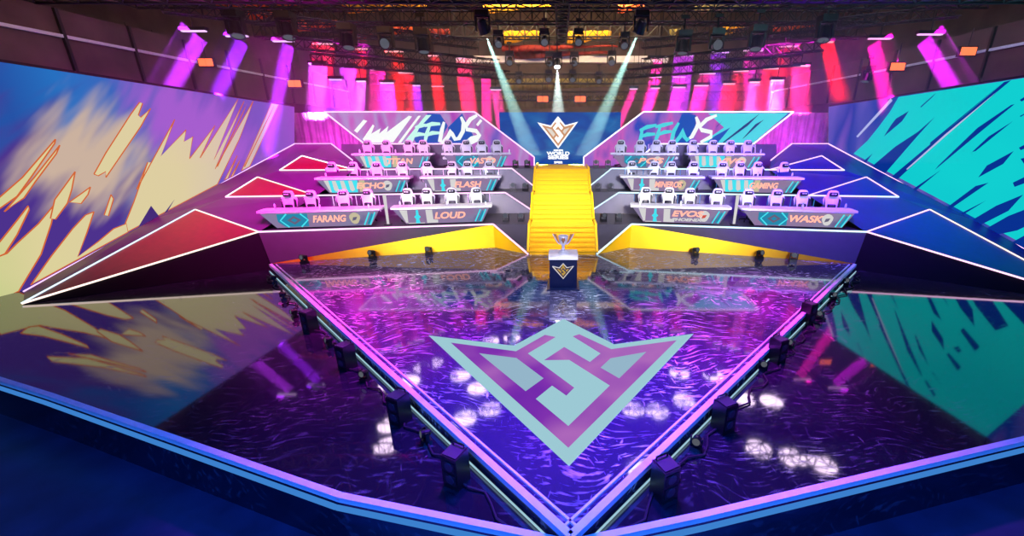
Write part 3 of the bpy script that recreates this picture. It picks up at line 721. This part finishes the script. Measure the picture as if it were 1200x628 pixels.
# white upright posts, given an emissive white, between the two desks of the lowest tiers
for s, px, ds in ((-1, 452.5, 'FARANG and LOUD'), (1, 862.5, 'EVOS and WASK')):
    pi, po = [SX(v, s) for v in tier[0]]; d = (po - pi); d.z = 0; d.normalize(); n = Vector((-d.y, d.x, 0)); n = n if n.y > 0 else -n
    q = at_pl(px, 245, pi + n * .6, n); q.z = Ht[0]
    t = empty('white_post', q); tag(t, 'white tapering post between the %s desks' % ds, 'lamp')
    b = MB(); b.box((0, 0, .02), (.24, .24, .04)); b.build('base_plate', M['black'], t)
    b = MB(); b.box((0, 0, .64), (.11, .09, 1.2), taper=.7); b.build('post', M['dwhite'], t)

# ---------------------------------------------------------------- trophy on its plinth
pw = at_z(660, 339, 0); PLY = pw.y + .4
pl_ = empty('plinth', (pw.x + .0, PLY, 0)); tag(pl_, 'navy square plinth with white top and winged emblem, standing before the stairs', 'plinth')
b = MB(); b.box((0, 0, .48), (.84, .78, .96)); b.build('body', M['navy'], pl_)
b = MB(); b.slab([(-.45, -.045), (.45, -.045), (.45, .045), (-.45, .045)], .42, (0, 0, 1.005), inset=.98); b.build('top_slab', M['white'], pl_)
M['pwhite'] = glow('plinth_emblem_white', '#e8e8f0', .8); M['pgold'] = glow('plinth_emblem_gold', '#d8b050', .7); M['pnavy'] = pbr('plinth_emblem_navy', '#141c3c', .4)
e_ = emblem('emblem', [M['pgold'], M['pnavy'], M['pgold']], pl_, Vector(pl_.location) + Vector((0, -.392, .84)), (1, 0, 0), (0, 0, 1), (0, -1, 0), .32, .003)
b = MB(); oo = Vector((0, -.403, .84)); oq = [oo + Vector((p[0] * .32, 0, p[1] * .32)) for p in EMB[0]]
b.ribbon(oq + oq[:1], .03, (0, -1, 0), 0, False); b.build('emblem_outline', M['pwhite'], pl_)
b = MB(); b.box((0, -.05, .02), (1.0, .95, .04)); b.build('foot', M['navy'], pl_)
tr = empty('trophy', (pl_.location.x, PLY, 1.05)); tag(tr, 'silver trophy cup with two sweeping wing handles on the navy plinth', 'trophy')
b = MB(); b.lathe([(.17, 0), (.17, .03), (.13, .05), (.12, .08), (.09, .10)], 20); b.build('base', M['silver'], tr, True)
b = MB(); b.lathe([(.07, .09), (.045, .16), (.04, .22), (.06, .26), (.10, .30), (.13, .38), (.15, .48), (.16, .56), (.14, .56), (.12, .48), (.02, .36)], 22); b.build('cup', M['silver'], tr, True)
for sx in (-1, 1):
    b = MB()
    o_ = [(.10, .28), (.16, .31), (.24, .42), (.33, .62), (.25, .60), (.21, .62), (.17, .46)]
    b.slab([(sx * x, z) for x, z in (o_ if sx > 0 else o_[::-1])], .03, (0, 0, 0), inset=.9); b.build('wing_handle', M['gold'], tr)
    b = MB(); b.path([(sx * x, -.035, z) for x, z in ((.11, .29), (.18, .36), (.25, .48), (.32, .62))], .018, 6); b.build('handle_rim', M['silver'], tr)
b = MB(); b.slab([(0, .34), (.06, .46), (.03, .55), (0, .50), (-.03, .55), (-.06, .46)], .02, (0, -.155, 0), inset=.8); b.build('crest', M['gold'], tr)

# ---------------------------------------------------------------- moving-head lights
def mover_parts(t, up=1, lens='lensdim', sc=1.0, tilt=0.0, head_dir=(0, -1, .2)):
    b = MB(); b.box((0, 0, .07 * sc * up), (.34 * sc, .28 * sc, .14 * sc)); b.build('base', M['black'], t)
    b = MB(); b.box((0, 0, .155 * sc * up), (.38 * sc, .12 * sc, .03 * sc))
    for sx in (-1, 1): b.box((sx * .17 * sc, 0, (.14 + .16) * sc * up), (.045 * sc, .12 * sc, .34 * sc))
    b.build('yoke', M['black'], t)
    d = Vector(head_dir).normalized(); R = d.to_track_quat('Z', 'Y').to_matrix(); c = Vector((0, 0, .36 * sc * up))
    b = MB(); b.lathe([(.07 * sc, -.17 * sc), (.12 * sc, -.12 * sc), (.13 * sc, .05 * sc), (.145 * sc, .17 * sc), (.125 * sc, .17 * sc), (.12 * sc, .15 * sc)], 14, 0, c, R); h = b.build('head', M['black'], t, False)
    b = MB(); b.lathe([(.12 * sc, .155 * sc), (.08 * sc, .165 * sc), (.02 * sc, .17 * sc)], 14, 0, c, R); b.build('lens', M[lens], h)
    return t
proto = None
def floor_mover(loc, label, group, rz=0.0, sc=1.0):
    global proto
    if proto is None:
        proto = mover_parts(empty('moving_head_light', loc, rz)); t = proto
    else:
        t = copy_tree(proto); t.location = loc; t.rotation_euler = (0, 0, rz)
    t.scale = (sc, sc, sc); tag(t, label, 'stage light', group); return t
for s in (-1, 1):
    for k in range(3):
        pi = tier[k][0]
        for j, xx in enumerate((-1.75, -2.35) if k else (-1.75, -2.4)):
            if k == 0: y_ = pi.y + .55
            else: y_ = pi.y + .7
            floor_mover(SX(Vector((xx, y_, Ht[k])), s), 'black moving head light on the %s %s tier, %s the stairs' % (tier_word[k], side_name[s], 'right against' if j == 0 else 'one place out from'), 'moving lights flanking the stairs', random.uniform(-.3, .3), .75)
    for j, (px, py) in enumerate(((362, 306.5), (440, 301), (505, 296.5)) if s < 0 else ((925, 304), (886, 301), (812, 297.5))):
        p = at_z(px, py, 0); p.y -= .25
        floor_mover(p, 'black moving head light before the %s yellow fascia, %s from its outer end' % (side_name[s], ORD[j]), 'moving lights along the yellow fascia', random.uniform(-.5, .5), .7)
    # fixtures along the deck edge
    lp = ((322, 325), (333, 345), (346, 366), (387, 400), (428, 440), (500, 512)) if s < 0 else ((990, 328), (975, 345), (960, 368), (925, 402), (893, 428), (815, 520))
    for j, (px, py) in enumerate(lp):
        p = at_z(px, py + 6, FL)
        floor_mover(p, 'small moving head light below the %s deck edge, %s from the far corner' % (side_name[s], ORD[j]), 'moving lights along the deck edge', random.uniform(-1, 1), .5)

# ---------------------------------------------------------------- speakers along the deck edge
sp = None
far = ['the farthest', 'the second farthest', 'the second nearest', 'the nearest']
for s in (-1, 1):
    for j, (px, py) in enumerate(((365, 391), (408, 436), (470, 503), (536, 578)) if s < 0 else ((945, 380), (909, 428), (846, 512), (777, 594))):
        loc = at_z(px, py - (py - 330) * .055, FL)
        n_ = Vector((s, -1, 0)).normalized()
        if sp is None:
            t = empty('floor_speaker', loc); sp = t
            b = MB(); b.box((0, 0, .32), (.34, .34, .64)); b.build('cabinet', M['black'], t)
            for z in (.2, .46):
                b = MB(); b.box((0, -.175, z), (.26, .014, .2)); g = b.build('grille', M['grille'], t)
                b = MB(); b.lathe([(.09, 0), (.085, .006), (.03, .008)], 16, 0, (0, -.183, z), Matrix.Rotation(PI / 2, 3, 'X')); b.build('driver', M['greyface'], g)
            b = MB(); b.box((0, 0, .65), (.3, .3, .02)); b.build('top_plate', M['greyface'], t)
            b = MB(); b.tube((-.12, .12, .66), (-.12, .12, .72), .015, 6); b.tube((.12, .12, .66), (.12, .12, .72), .015, 6); b.tube((-.12, .12, .72), (.12, .12, .72), .015, 6); b.build('handle', M['black'], t)
        else:
            t = copy_tree(sp); t.location = loc
        t.rotation_euler = (0, 0, s * .45); t.scale = (.8, .8, .86)
        tag(t, 'black upright speaker outside the %s edge of the deck, %s of four' % (side_name[s], far[j]), 'speaker', 'speakers along the deck edge')
    cb = MB(); prev = None
    for q in range(60):
        t_ = .05 + q * .0155; p = Nc.lerp(Lc if s < 0 else Rc, t_); n_ = Vector((s, -1, 0)).normalized()
        p = p + n_ * (.28 + .09 * math.sin(q * 1.7) + .05 * random.random()); p.z = FL + .025 + .02 * random.random()
        if prev: cb.tube(prev, p, .018, 5)
        prev = p
    tag(cb.build('cable_run', M['rubber']), 'black cables snaking along the floor below the %s edge of the deck' % side_name[s], 'cable')

# ---------------------------------------------------------------- overhead rig
def truss(p, q, size, label, r=.035, step=None):
    p = Vector(p); q = Vector(q); d = (q - p); L = d.length; d.normalize(); sd = d.cross(Vector((0, 0, 1))).normalized(); up = Vector((0, 0, 1)); h = size / 2
    b = MB(); cs_ = [sd * h + up * h, sd * h - up * h, sd * -h - up * h, sd * -h + up * h]
    for c in cs_: b.tube(p + c, q + c, r, 6)
    n = max(2, int(L / (step or size))); 
    for i in range(n):
        a = p + d * (L * i / n); c = p + d * (L * (i + 1) / n)
        for k in range(4):
            u, v = cs_[k], cs_[(k + 1) % 4]
            b.tube(a + (u if i % 2 else v), c + (v if i % 2 else u), r * .6, 4); b.tube(a + u, a + v, r * .6, 4)
    for i in range(int(L / 6) + 1):
        a = p + d * min(L - .1, 1 + 6 * i); b.tube(a + up * h, a + up * h + Vector((0, 0, max(.2, 16.72 - a.z - h))), .015, 4)
    o = b.build('lighting_truss', M['truss']); tag(o, label, 'truss', 'trusses of the lighting rig'); return o
truss((-17, 14.6, 8.9), (17, 14.6, 8.9), .7, 'nearest black box truss crossing the very top of the view', .045)
truss((-17, 18.2, 9.6), (17, 18.2, 9.6), .6, 'second black box truss crossing the hall, behind the nearest one', .04)
truss((-16, 23.5, 10.2), (16, 23.5, 10.2), .6, 'third black box truss crossing the hall above the moving heads', .04)
truss((-20, 30, 10.9), (20, 30, 10.9), .8, 'dark box truss above the yellow cloths far behind the stage', .05)
truss((-14, 30.5, 8.1), (14, 30.5, 8.1), .6, 'low box truss behind the stage above the centre screen', .04)
truss((-14, 33, 7.2), (14, 33, 7.2), .6, 'lowest box truss far behind the centre screen', .04)
truss((-.0, 12, 9.3), (.0, 24, 9.3), .5, 'black truss running away from the camera along the stage axis', .04)

def hung_mover(px, py, z, sc, aim, label, lens='lensdim'):
    p = at_z(px, py, z)
    t = empty('hanging_moving_light', p)
    mover_parts(t, -1, lens, 1.0, 0, aim); t.scale = (sc, sc, sc)
    b = MB(); b.tube((0, 0, .0), (0, 0, .35), .025, 6); b.box((0, 0, .3), (.2, .08, .08)); b.build('clamp', M['truss'], t)
    tag(t, label, 'stage light', 'moving lights hung in the rig'); return t
hm = [(405, 28, 9.2, 1.9, (.1, -.3, -1), 'large moving head hung upper left, dark lens pointing down'), (451, 32, 9.2, 1.8, (0, -1, -.25), 'hung moving head upper left showing its round dotted lens face'),
 (494, 34, 9.2, 1.9, (.1, -.2, -1), 'large moving head hung left of the left white beam'), (802, 36, 9.2, 1.9, (-.1, -.2, -1), 'large moving head hung right of the right white beam'),
 (841, 34, 9.2, 1.8, (0, -1, -.25), 'hung moving head upper right showing its round dotted lens face'), (889, 30, 9.2, 1.9, (-.1, -.3, -1), 'large moving head hung upper right, dark lens pointing down'),
 (333, 14, 9.4, 1.9, (.2, -.3, -1), 'moving head hung above the left violet battens'), (272, 12, 9.4, 1.9, (.2, -.3, -1), 'moving head hung high left beside the orange cloth'),
 (970, 18, 9.4, 1.9, (-.2, -.3, -1), 'moving head hung high on the right'), (597, 60, 9.4, 1.5, (0, -.8, -.6), 'moving head at the left end of the white catwalk bar'), (644, 61, 9.4, 1.5, (0, -.8, -.6), 'moving head on the white catwalk bar just left of the axis'),
 (673, 61, 9.4, 1.5, (0, -.8, -.6), 'moving head on the white catwalk bar just right of the axis'), (717, 60, 9.4, 1.5, (0, -.8, -.6), 'moving head at the right end of the white catwalk bar'),
 (638, 34, 10.2, 1.6, (0, -.8, -.6), 'moving head in front of the left yellow cloth'), (678, 34, 10.2, 1.6, (0, -.8, -.6), 'moving head in front of the right yellow cloth'),
 (584, 36, 10.0, 1.6, (0, -.8, -.6), 'moving head at the outer end of the left yellow cloth'), (732, 38, 10.0, 1.6, (0, -.8, -.6), 'moving head at the outer end of the right yellow cloth'),
 (643, 82, 8.3, 1.3, (0, -.8, -.6), 'small moving head low behind the stage left of the centre beam'), (671, 82, 8.3, 1.3, (0, -.8, -.6), 'small moving head low behind the stage right of the centre beam'),
 (608, 84, 8.3, 1.3, (0, -.8, -.6), 'small moving head low behind the stage under the left white beam'), (702, 84, 8.3, 1.3, (0, -.8, -.6), 'small moving head low behind the stage under the right white beam'),
 (62, 34, 9.0, 1.6, (.3, -.2, -1), 'moving head hung at the far upper left above the blue screen'), (106, 44, 9.0, 1.6, (.3, -.2, -1), 'second moving head hung above the left blue screen'),
 (1018, 78, 7.6, 1.3, (-.3, -.2, -1), 'moving head hung above the head of the cyan screen')]
for a in hm: hung_mover(*a)

# followspots with visible white beams in the haze
def beam_spot(px, py, z, tx, ty, tY, label, power, ang, col, sc=1.7):
    p = at_z(px, py, z); tg = at_y(tx, ty, tY); aim = (tg - p).normalized()
    t = hung_mover(px, py, z, sc, aim, label, 'lens')
    c = p + Vector((0, 0, -.36 * sc)) + aim * (.22 * sc)
    light('SPOT', 'beam', c, tg, power, col, None, spot_size=math.radians(ang), spot_blend=.35, shadow_soft_size=.05)
BEAM = 170000
beam_spot(565, 12, 9.6, 600, 122, 21.5, 'moving head throwing the left pale beam down toward the centre screen', BEAM, 11, '#b4f4e8')
beam_spot(752, 12, 9.6, 712, 122, 21.5, 'moving head throwing the right pale beam down toward the centre screen', BEAM, 11, '#b4f4e8')
beam_spot(653, 62, 9.0, 655, 190, 23.4, 'moving head on the axis throwing the white centre beam onto the emblem', BEAM * .35, 17, '#e8fff8', 1.5)

# light battens with coloured curtains of light
bat = [ # row, x0, x1, y, xb, yb, colour
 (0, 213, 241, 36, 193, 98, '#c030ff'), (0, 265, 290, 42, 248, 108, '#9a20ff'), (0, 320, 344, 48, 319, 115, '#b428ff'), (0, 367, 390, 51, 376, 95, '#ff1030'), (0, 413, 430, 57, 418, 100, '#ff1010'),
 (0, 451, 472, 60, 462, 128, '#ff0c0c'), (0, 502, 514, 65, 516, 128, '#ff1428'), (0, 535, 554, 68, 552, 128, '#ff1464'),
 (1, 363, 382, 75, 371, 122, '#d048ff'), (1, 400, 417, 78, 404, 122, '#e040ff'), (1, 434, 451, 81, 441, 122, '#ff20a0'), (1, 467, 484, 85, 476, 122, '#ff1430'), (1, 506, 520, 101, 518, 130, '#ff2850'), (1, 535, 550, 89, 548, 125, '#ff1440'), (1, 564, 575, 91, 570, 120, '#ff1890'),
 (2, 386, 400, 93, 392, 122, '#8020ff'), (2, 418, 428, 95, 420, 122, '#d850ff'), (2, 446, 461, 97, 456, 128, '#e038ff'), (2, 484, 492, 100, 490, 126, '#c028ff'), (2, 575, 587, 105, 585, 128, '#ff30a0'),
 (0, 760, 777, 68, 757, 118, '#ff14a0'), (0, 790, 813, 65, 795, 122, '#b018d0'), (0, 834, 855, 61, 842, 122, '#a01cff'), (0, 872, 894, 59, 884, 112, '#d018a0'), (0, 914, 936, 54, 920, 108, '#c01030'), (0, 963, 976, 49, 980, 92, '#ff1018'), (0, 1018, 1044, 45, 1042, 100, '#ff10b0'), (0, 1076, 1104, 40, 1128, 104, '#e018f0'),
 (1, 761, 775, 90, 757, 122, '#ff18a0'), (1, 789, 803, 90, 787, 125, '#ff1890'), (1, 820, 838, 86, 820, 122, '#ff1890'), (1, 860, 877, 83, 862, 120, '#e01440'), (1, 895, 912, 80, 898, 112, '#ff1430'), (1, 929, 948, 77, 938, 116, '#ff2880'),
 (2, 763, 773, 103, 760, 128, '#ff2890'), (2, 789, 803, 102, 788, 128, '#ff20a8'), (2, 814, 830, 100, 816, 126, '#ff20a0'), (2, 848, 861, 98, 850, 122, '#ff1840'), (2, 879, 890, 96, 880, 122, '#ff50a0'), (2, 904, 918, 94, 908, 122, '#e070ff'), (2, 738, 747, 104, 733, 126, '#ff28a0')]
row_z = [8.5, 7.5, 6.8]; roww = ['upper', 'middle', 'lower']
cname = lambda c: {'f': 'red or pink'}.get(c[1], 'violet')
cnt = {}
BATP = 1300
tops = {}
for i, (r, x0, x1, y, xb, yb, c) in enumerate(bat):
    z = row_z[r]; sd = 'left' if x0 < 655 else 'right'
    pa = at_z(x0, y, z); pb = at_z(x1, y, z); mid = (pa + pb) / 2; w = (pb - pa).length
    cnt[(r, sd)] = cnt.get((r, sd), 0) + 1
    t = empty('light_batten', mid); e = pb - pa; rz = math.atan2(e.y, e.x)
    tops.setdefault((r, sd), []).append(mid)
    R = Matrix.Rotation(rz, 3, 'Z')
    b = MB(); b.box((0, .02, .07), (w + .1, .2, .12), 0, R); b.build('housing', M['black'], t)
    b = MB(); b.box((0, -.0, -.015), (w, .12, .05), 0, R); b.build('lens_strip', glow('batten_lens', c, 2.2) if False else M['lens_' + c] if ('lens_' + c) in M else M.setdefault('lens_' + c, glow('batten_lens', tuple(.55 + .45 * v ** .45 for v in [int(c[1 + 2 * q:3 + 2 * q], 16) / 255 for q in range(3)]), 1.3)), t)
    b = MB(); b.tube((0, 0, .12), (0, 0, .5), .02, 5); b.build('hanger', M['truss'], t)
    tag(t, '%s light batten, %s from the left in the %s row, %s side' % ('violet' if c[1] not in 'f' and c[1] != 'e' else 'reddish', ORD[cnt[(r, sd)] - 1], roww[r], sd), 'stage light', 'light battens in the rig')
    dy = .6 if (x0 < 350 or x0 > 1000) else 0
    tg = at_y(xb, yb, mid.y + dy if dy else max(mid.y, 24.3))
    o = light('AREA', 'batten_beam', mid + Vector((0, 0, -.06)), tg, BATP * w / .8, c, None, shape='RECTANGLE', size=w, size_y=.12, spread=math.radians(6.5))
    # roll the rectangle so that its long side follows the batten
    zax = -(tg - mid).normalized(); xax = e.normalized(); yax = zax.cross(xax).normalized(); xax = yax.cross(zax)
    Rm = Matrix((xax, yax, zax)).transposed(); o.rotation_euler = Rm.to_euler()
for (r, sd), pts in tops.items():
    pts.sort(key=lambda v: v.x); u_ = (pts[-1] - pts[0]).normalized() * .8; up = Vector((0, 0, .75))
    truss(pts[0] + up - u_, pts[-1] + up + u_, .4, '%s hanging truss on the %s carrying a row of light battens' % (roww[r], sd), .028)

# amber blinders, cloths and catwalk behind
for i, (px, py, z, nm) in enumerate(((152, 53, 8.6, 'leftmost, above the blue screen'), (183, 60, 8.6, 'second from the left, above the blue screen'), (241, 73, 8.2, 'below the two left violet curtains'), (636, 116, 6.6, 'left of the centre beam'), (680, 116, 6.6, 'right of the centre beam'), (345, 98, 7.0, 'under the third violet curtain'), (1135, 60, 8.2, 'rightmost, above the cyan screen'), (1052, 78, 7.4, 'above the inner end of the cyan screen'))):
    p = at_z(px, py, z); k = (p - CAM).length * 12 / 470
    t = empty('blinder_light', p); tag(t, 'small glowing amber blinder lamp %s' % nm, 'stage light', 'amber blinders')
    b = MB(); b.box((0, .08, 0), (k + .1, .14, k * .5 + .08)); b.build('housing', M['black'], t)
    b = MB()
    for q in (-1, 1): b.box((q * k * .25, 0, 0), (k * .46, .04, k * .46))
    b.build('lamp_cell', M['amber'], t); b = MB(); b.tube((0, .08, k * .25), (0, .08, k * .25 + .8), .02, 5); b.build('hanger', M['truss'], t)
def cloth(name, px, Y, mat, label, cat, sag=.25):
    b = MB(); (x0, y0, x1, y1) = px; a = at_y(x0, y0, Y); c = at_y(x1, y1, Y); n = 14
    for i in range(n):
        def P(k, top):
            t = k / n; x = a.x + (c.x - a.x) * t; z = a.z if top else c.z - sag * math.sin(t * PI * 1.3 + 1) * .6
            return Vector((x, Y + .12 * math.sin(k * 1.4), z))
        b.poly([P(i, False), P(i + 1, False), P(i + 1, True), P(i, True)])
    o = b.build(name, M[mat], smooth=True); m = o.modifiers.new('thickness', 'SOLIDIFY'); m.thickness = .03
    tag(o, label, cat)
cl = [((589, 36, 632, 48), 31, 'yclothe', 'yellow cloth hung behind the rig left of the axis'), ((664, 36, 716, 48), 31, 'yclothe', 'yellow cloth hung behind the rig right of the axis'),
 ((588, 53, 724, 58), 31.3, 'rclothe', 'long narrow dark red cloth under the yellow cloths'), ((600, 60, 718, 66), 31.6, 'rclothe', 'deep red cloth band right above the white catwalk bar'),
 ((455, 26, 484, 38), 31, 'oclothe', 'orange cloth hung between the two left moving heads'), ((290, 12, 335, 20), 29, 'oclothe', 'orange cloth high on the left below the nearest truss'), ((340, 24, 400, 34), 29.5, 'oclothe', 'long orange cloth above the red battens on the left'),
 ((503, 34, 528, 44), 31, 'rclothe', 'small red cloth left of the left white beam'), ((400, 2, 500, 12), 28, 'yclothe', 'yellow cloth seen through the nearest truss on the left'), ((566, 3, 645, 12), 28, 'yclothe', 'yellow cloth seen through the nearest truss near the axis'), ((250, 2, 390, 8), 28, 'oclothe', 'orange red cloth seen through the nearest truss at far left'),
 ((725, 3, 755, 12), 28, 'oclothe', 'small orange cloth seen through the nearest truss right of the axis'), ((815, 4, 915, 11), 28, 'olive', 'dull olive cloth seen through the nearest truss on the right'), ((848, 28, 872, 38), 31, 'yclothe', 'small yellow cloth beside the right dotted moving head'), ((785, 34, 797, 46), 31, 'olive', 'olive cloth strip beside the right white beam'), ((905, 28, 960, 34), 30, 'oclothe', 'orange pink cloth band on the upper right'),
 ((592, 92, 725, 104), 35, 'olive', 'wide olive cloth far behind above the centre screen'), ((585, 112, 730, 126), 36, 'olive', 'lowest olive cloth just above the centre screen'), ((412, 40, 450, 46), 31, 'rclothe', 'dark red cloth strip above the first red batten')]
for px, Y, mat, lab in cl: cloth('hanging_cloth', px, Y, mat, lab, 'cloth')
cw = empty('catwalk', at_y(658, 73, 32)); tag(cw, 'pale catwalk bar hung crossways behind the rig under a deep red cloth', 'catwalk')
a = at_y(535, 70, 32); c = at_y(782, 70, 32)
b = MB(); b.box(((a.x + c.x) / 2, 32, a.z), (c.x - a.x, .5, .42)); b.build('beam', M['white'], cw, world=True)
b = MB()
for i in range(14):
    x = a.x + (c.x - a.x) * (i + .5) / 14; b.tube((x, 32, a.z + .2), (x, 32, a.z + 1.2), .03, 5)
b.tube((a.x, 32, a.z + 1.2), (c.x, 32, a.z + 1.2), .03, 5); b.build('handrail', M['truss'], cw, world=True)
# sloping side galleries behind the LED walls
for s in (-1, 1):
    g = empty('side_gallery', SX(Vector((-20.5, 20, 5)), s)); tag(g, 'dim %s gallery ledge with a pale rail above the %s LED wall' % (('brown', 'left') if s < 0 else ('teal grey', 'right')), 'gallery')
    b = MB(); b.box((SX(Vector((-20.5, 22, 0)), s).x, 22, 8.0), (.3, 40, 2.6)); b.build('parapet', M['hallwall'], g, world=True)
    for i in range(14):
        b = MB(); b.box((SX(Vector((-20.3, 0, 0)), s).x, 4 + i * 2.9, 8.0), (.12, .12, 2.6)); b.build('rib', M['truss'], g, world=True)
    b = MB(); b.box((SX(Vector((-20.3, 22, 0)), s).x, 22, 8.3), (.1, 40, .12)); b.build('rail', M['alu'], g, world=True)

# ---------------------------------------------------------------- lamps out of frame (bulbs mirrored in the deck) and washes
M['bulb'] = glow('wash_lens', '#ffe0ff', 7)
blob = [(545, 490), (574, 480), (456, 492), (480, 447), (496, 430), (452, 517), (742, 480), (770, 482), (802, 470), (796, 437), (752, 553), (455, 445), (540, 440), (560, 455), (890, 520), (930, 530), (965, 537), (873, 462), (905, 465), (836, 440), (508, 425), (600, 396), (575, 400)]
for i, (px, py) in enumerate(blob):
    d = at_z(px, py, 0) - CAM; hit = at_z(px, py, 0); r = Vector((d.x, d.y, -d.z)); p = hit + r * (15.2 / r.z)
    t = empty('wash_light', p); tag(t, 'overhead wash light whose round glow is mirrored in the deck, number %d' % (i + 1), 'stage light', 'overhead wash lights above the view')
    b = MB(); b.lathe([(.45, .9), (.9, .6), (.98, .05), (.88, 0)], 14); b.build('housing', M['black'], t)
    b = MB(); b.lathe([(.85, -.01), (.5, -.08), (.05, -.11)], 14); b.build('lens', M['bulb'], t)
    b = MB(); b.tube((0, 0, .9), (0, 0, 1.6), .05, 6); b.build('hanger', M['truss'], t)
def wash(px, py, col, e, ang, blend=.7, z=9.5, src=None):
    tg = at_z(px, py, 0); src = src or (tg.x * .6, tg.y + 2, z)
    light('SPOT', 'deck_wash', src, tg, e, col, None, spot_size=math.radians(ang), spot_blend=blend, shadow_soft_size=.3)
wash(450, 390, '#e828ff', 9000, 36); wash(860, 390, '#d828ff', 9000, 36); wash(520, 460, '#b020ff', 6500, 44); wash(800, 460, '#a020ff', 6500, 44)
wash(660, 430, '#7020ff', 6000, 40); wash(660, 510, '#4828ff', 4500, 46); wash(600, 580, '#2050ff', 3000, 60); wash(760, 590, '#2050ff', 3000, 60)  # last two are blue fills added to tint the deck near the camera
wash(660, 352, '#f4f8ff', 5500, 15, .25, 10, (.05, 9.0, 10)); wash(380, 350, '#ff3090', 4000, 34); wash(930, 480, '#c030ff', 3500, 40); wash(930, 350, '#e028ff', 4000, 34)
wash(420, 345, '#ff28d8', 13000, 26); wash(890, 345, '#f028e8', 12000, 26)
light('SPOT', 'trophy_fill', (1.5, -2, 8), (pl_.location.x, PLY - .2, 1.2), 9000, '#fff8f0', None, spot_size=math.radians(6), spot_blend=.4, shadow_soft_size=.2)  # unseen front lamp added to brighten the trophy
light('AREA', 'floor_tint_fill', (0, -1, 7), (0, 1.5, -1), 2200, '#2060ff', None, shape='RECTANGLE', size=16, size_y=2)  # unseen blue lamp added to tint the near hall floor
for s in (-1, 1): light('AREA', 'drape_wash', (s * 11.5, 20.5, 8.6), (s * 12.5, 25.4, 2.5), 420, '#ff20e0', None, shape='RECTANGLE', size=5, size_y=.4, spread=math.radians(60))
light('AREA', 'front_wash', (-5, -3, 7.0), (-5.5, 18.8, 2.4), 230, '#f0e4ff', None, shape='RECTANGLE', size=6, size_y=1.5, spread=math.radians(30))
light('AREA', 'front_wash', (5, -3, 7.0), (5.5, 18.8, 2.4), 230, '#e4e6ff', None, shape='RECTANGLE', size=6, size_y=1.5, spread=math.radians(30))
light('AREA', 'stair_wash', (0, 8.0, 10.5), (0, 18, 1.2), 200, '#fff6e8', None, shape='RECTANGLE', size=2, size_y=1, spread=math.radians(34))
light('AREA', 'magenta_wash', (-8, 11.5, 9.0), (-13, 19, 2), 1150, '#ff18d8', None, shape='RECTANGLE', size=5, size_y=1, spread=math.radians(80))
light('AREA', 'violet_wash', (8, 11.5, 9.0), (12, 19, 2.5), 1200, '#8020ff', None, shape='RECTANGLE', size=5, size_y=1, spread=math.radians(80))
light('AREA', 'red_wash', (-12, 9, 9), (-14, 17, 1.5), 80, '#ff2030', None, shape='RECTANGLE', size=4, size_y=1, spread=math.radians(70))
light('AREA', 'blue_wash', (12, 9, 9), (14, 16, 1), 150, '#1838ff', None, shape='RECTANGLE', size=4, size_y=1, spread=math.radians(70))
light('AREA', 'yellow_wash', (-3.5, -2, 6.5), (-5.0, 15.6, .7), 100, '#fff0d0', None, shape='RECTANGLE', size=3, size_y=.6, spread=math.radians(18))
light('AREA', 'yellow_wash', (3.5, -2, 6.5), (5.0, 15.6, .7), 100, '#fff0d0', None, shape='RECTANGLE', size=3, size_y=.6, spread=math.radians(18))
# unseen fill lamps added in the roof space: warm over the middle and left, cool on the right
light('AREA', 'roof_fill', (0, 27.5, 13), (0, 33, 9), 3000, '#ffd8a0', None, shape='RECTANGLE', size=14, size_y=2)
light('AREA', 'roof_fill', (-12, 12, 12), (-20, 26, 8), 380, '#ffb080', None, shape='RECTANGLE', size=8, size_y=2)
light('AREA', 'roof_fill', (12, 12, 12), (20, 26, 8), 450, '#90d0d8', None, shape='RECTANGLE', size=8, size_y=2)

# haze hanging around the rig
m, N, L = newmat('stage_haze'); N.remove(N['Principled BSDF']); v = N.new('ShaderNodeVolumeScatter'); v.inputs['Density'].default_value = .016; v.inputs['Anisotropy'].default_value = .2
L.new(v.outputs[0], N['Material Output'].inputs['Volume'])
b = MB(); b.box((0, 21.7, 6.2), (40, 10.6, 5.6)); hz = b.build('haze', m); tag(hz, 'thin stage haze hanging around the lighting rig above the tiers', 'haze', kind='stuff')

m.cycles.volume_sampling = 'EQUIANGULAR'
for mm in bpy.data.materials:
    if mm.use_nodes and any(n_.type == 'EMISSION' for n_ in mm.node_tree.nodes): mm.cycles.emission_sampling = 'NONE'
w = bpy.data.worlds.new('hall'); S.world = w; w.use_nodes = True
w.node_tree.nodes['Background'].inputs[0].default_value = lin('#3a2a50'); w.node_tree.nodes['Background'].inputs[1].default_value = .15
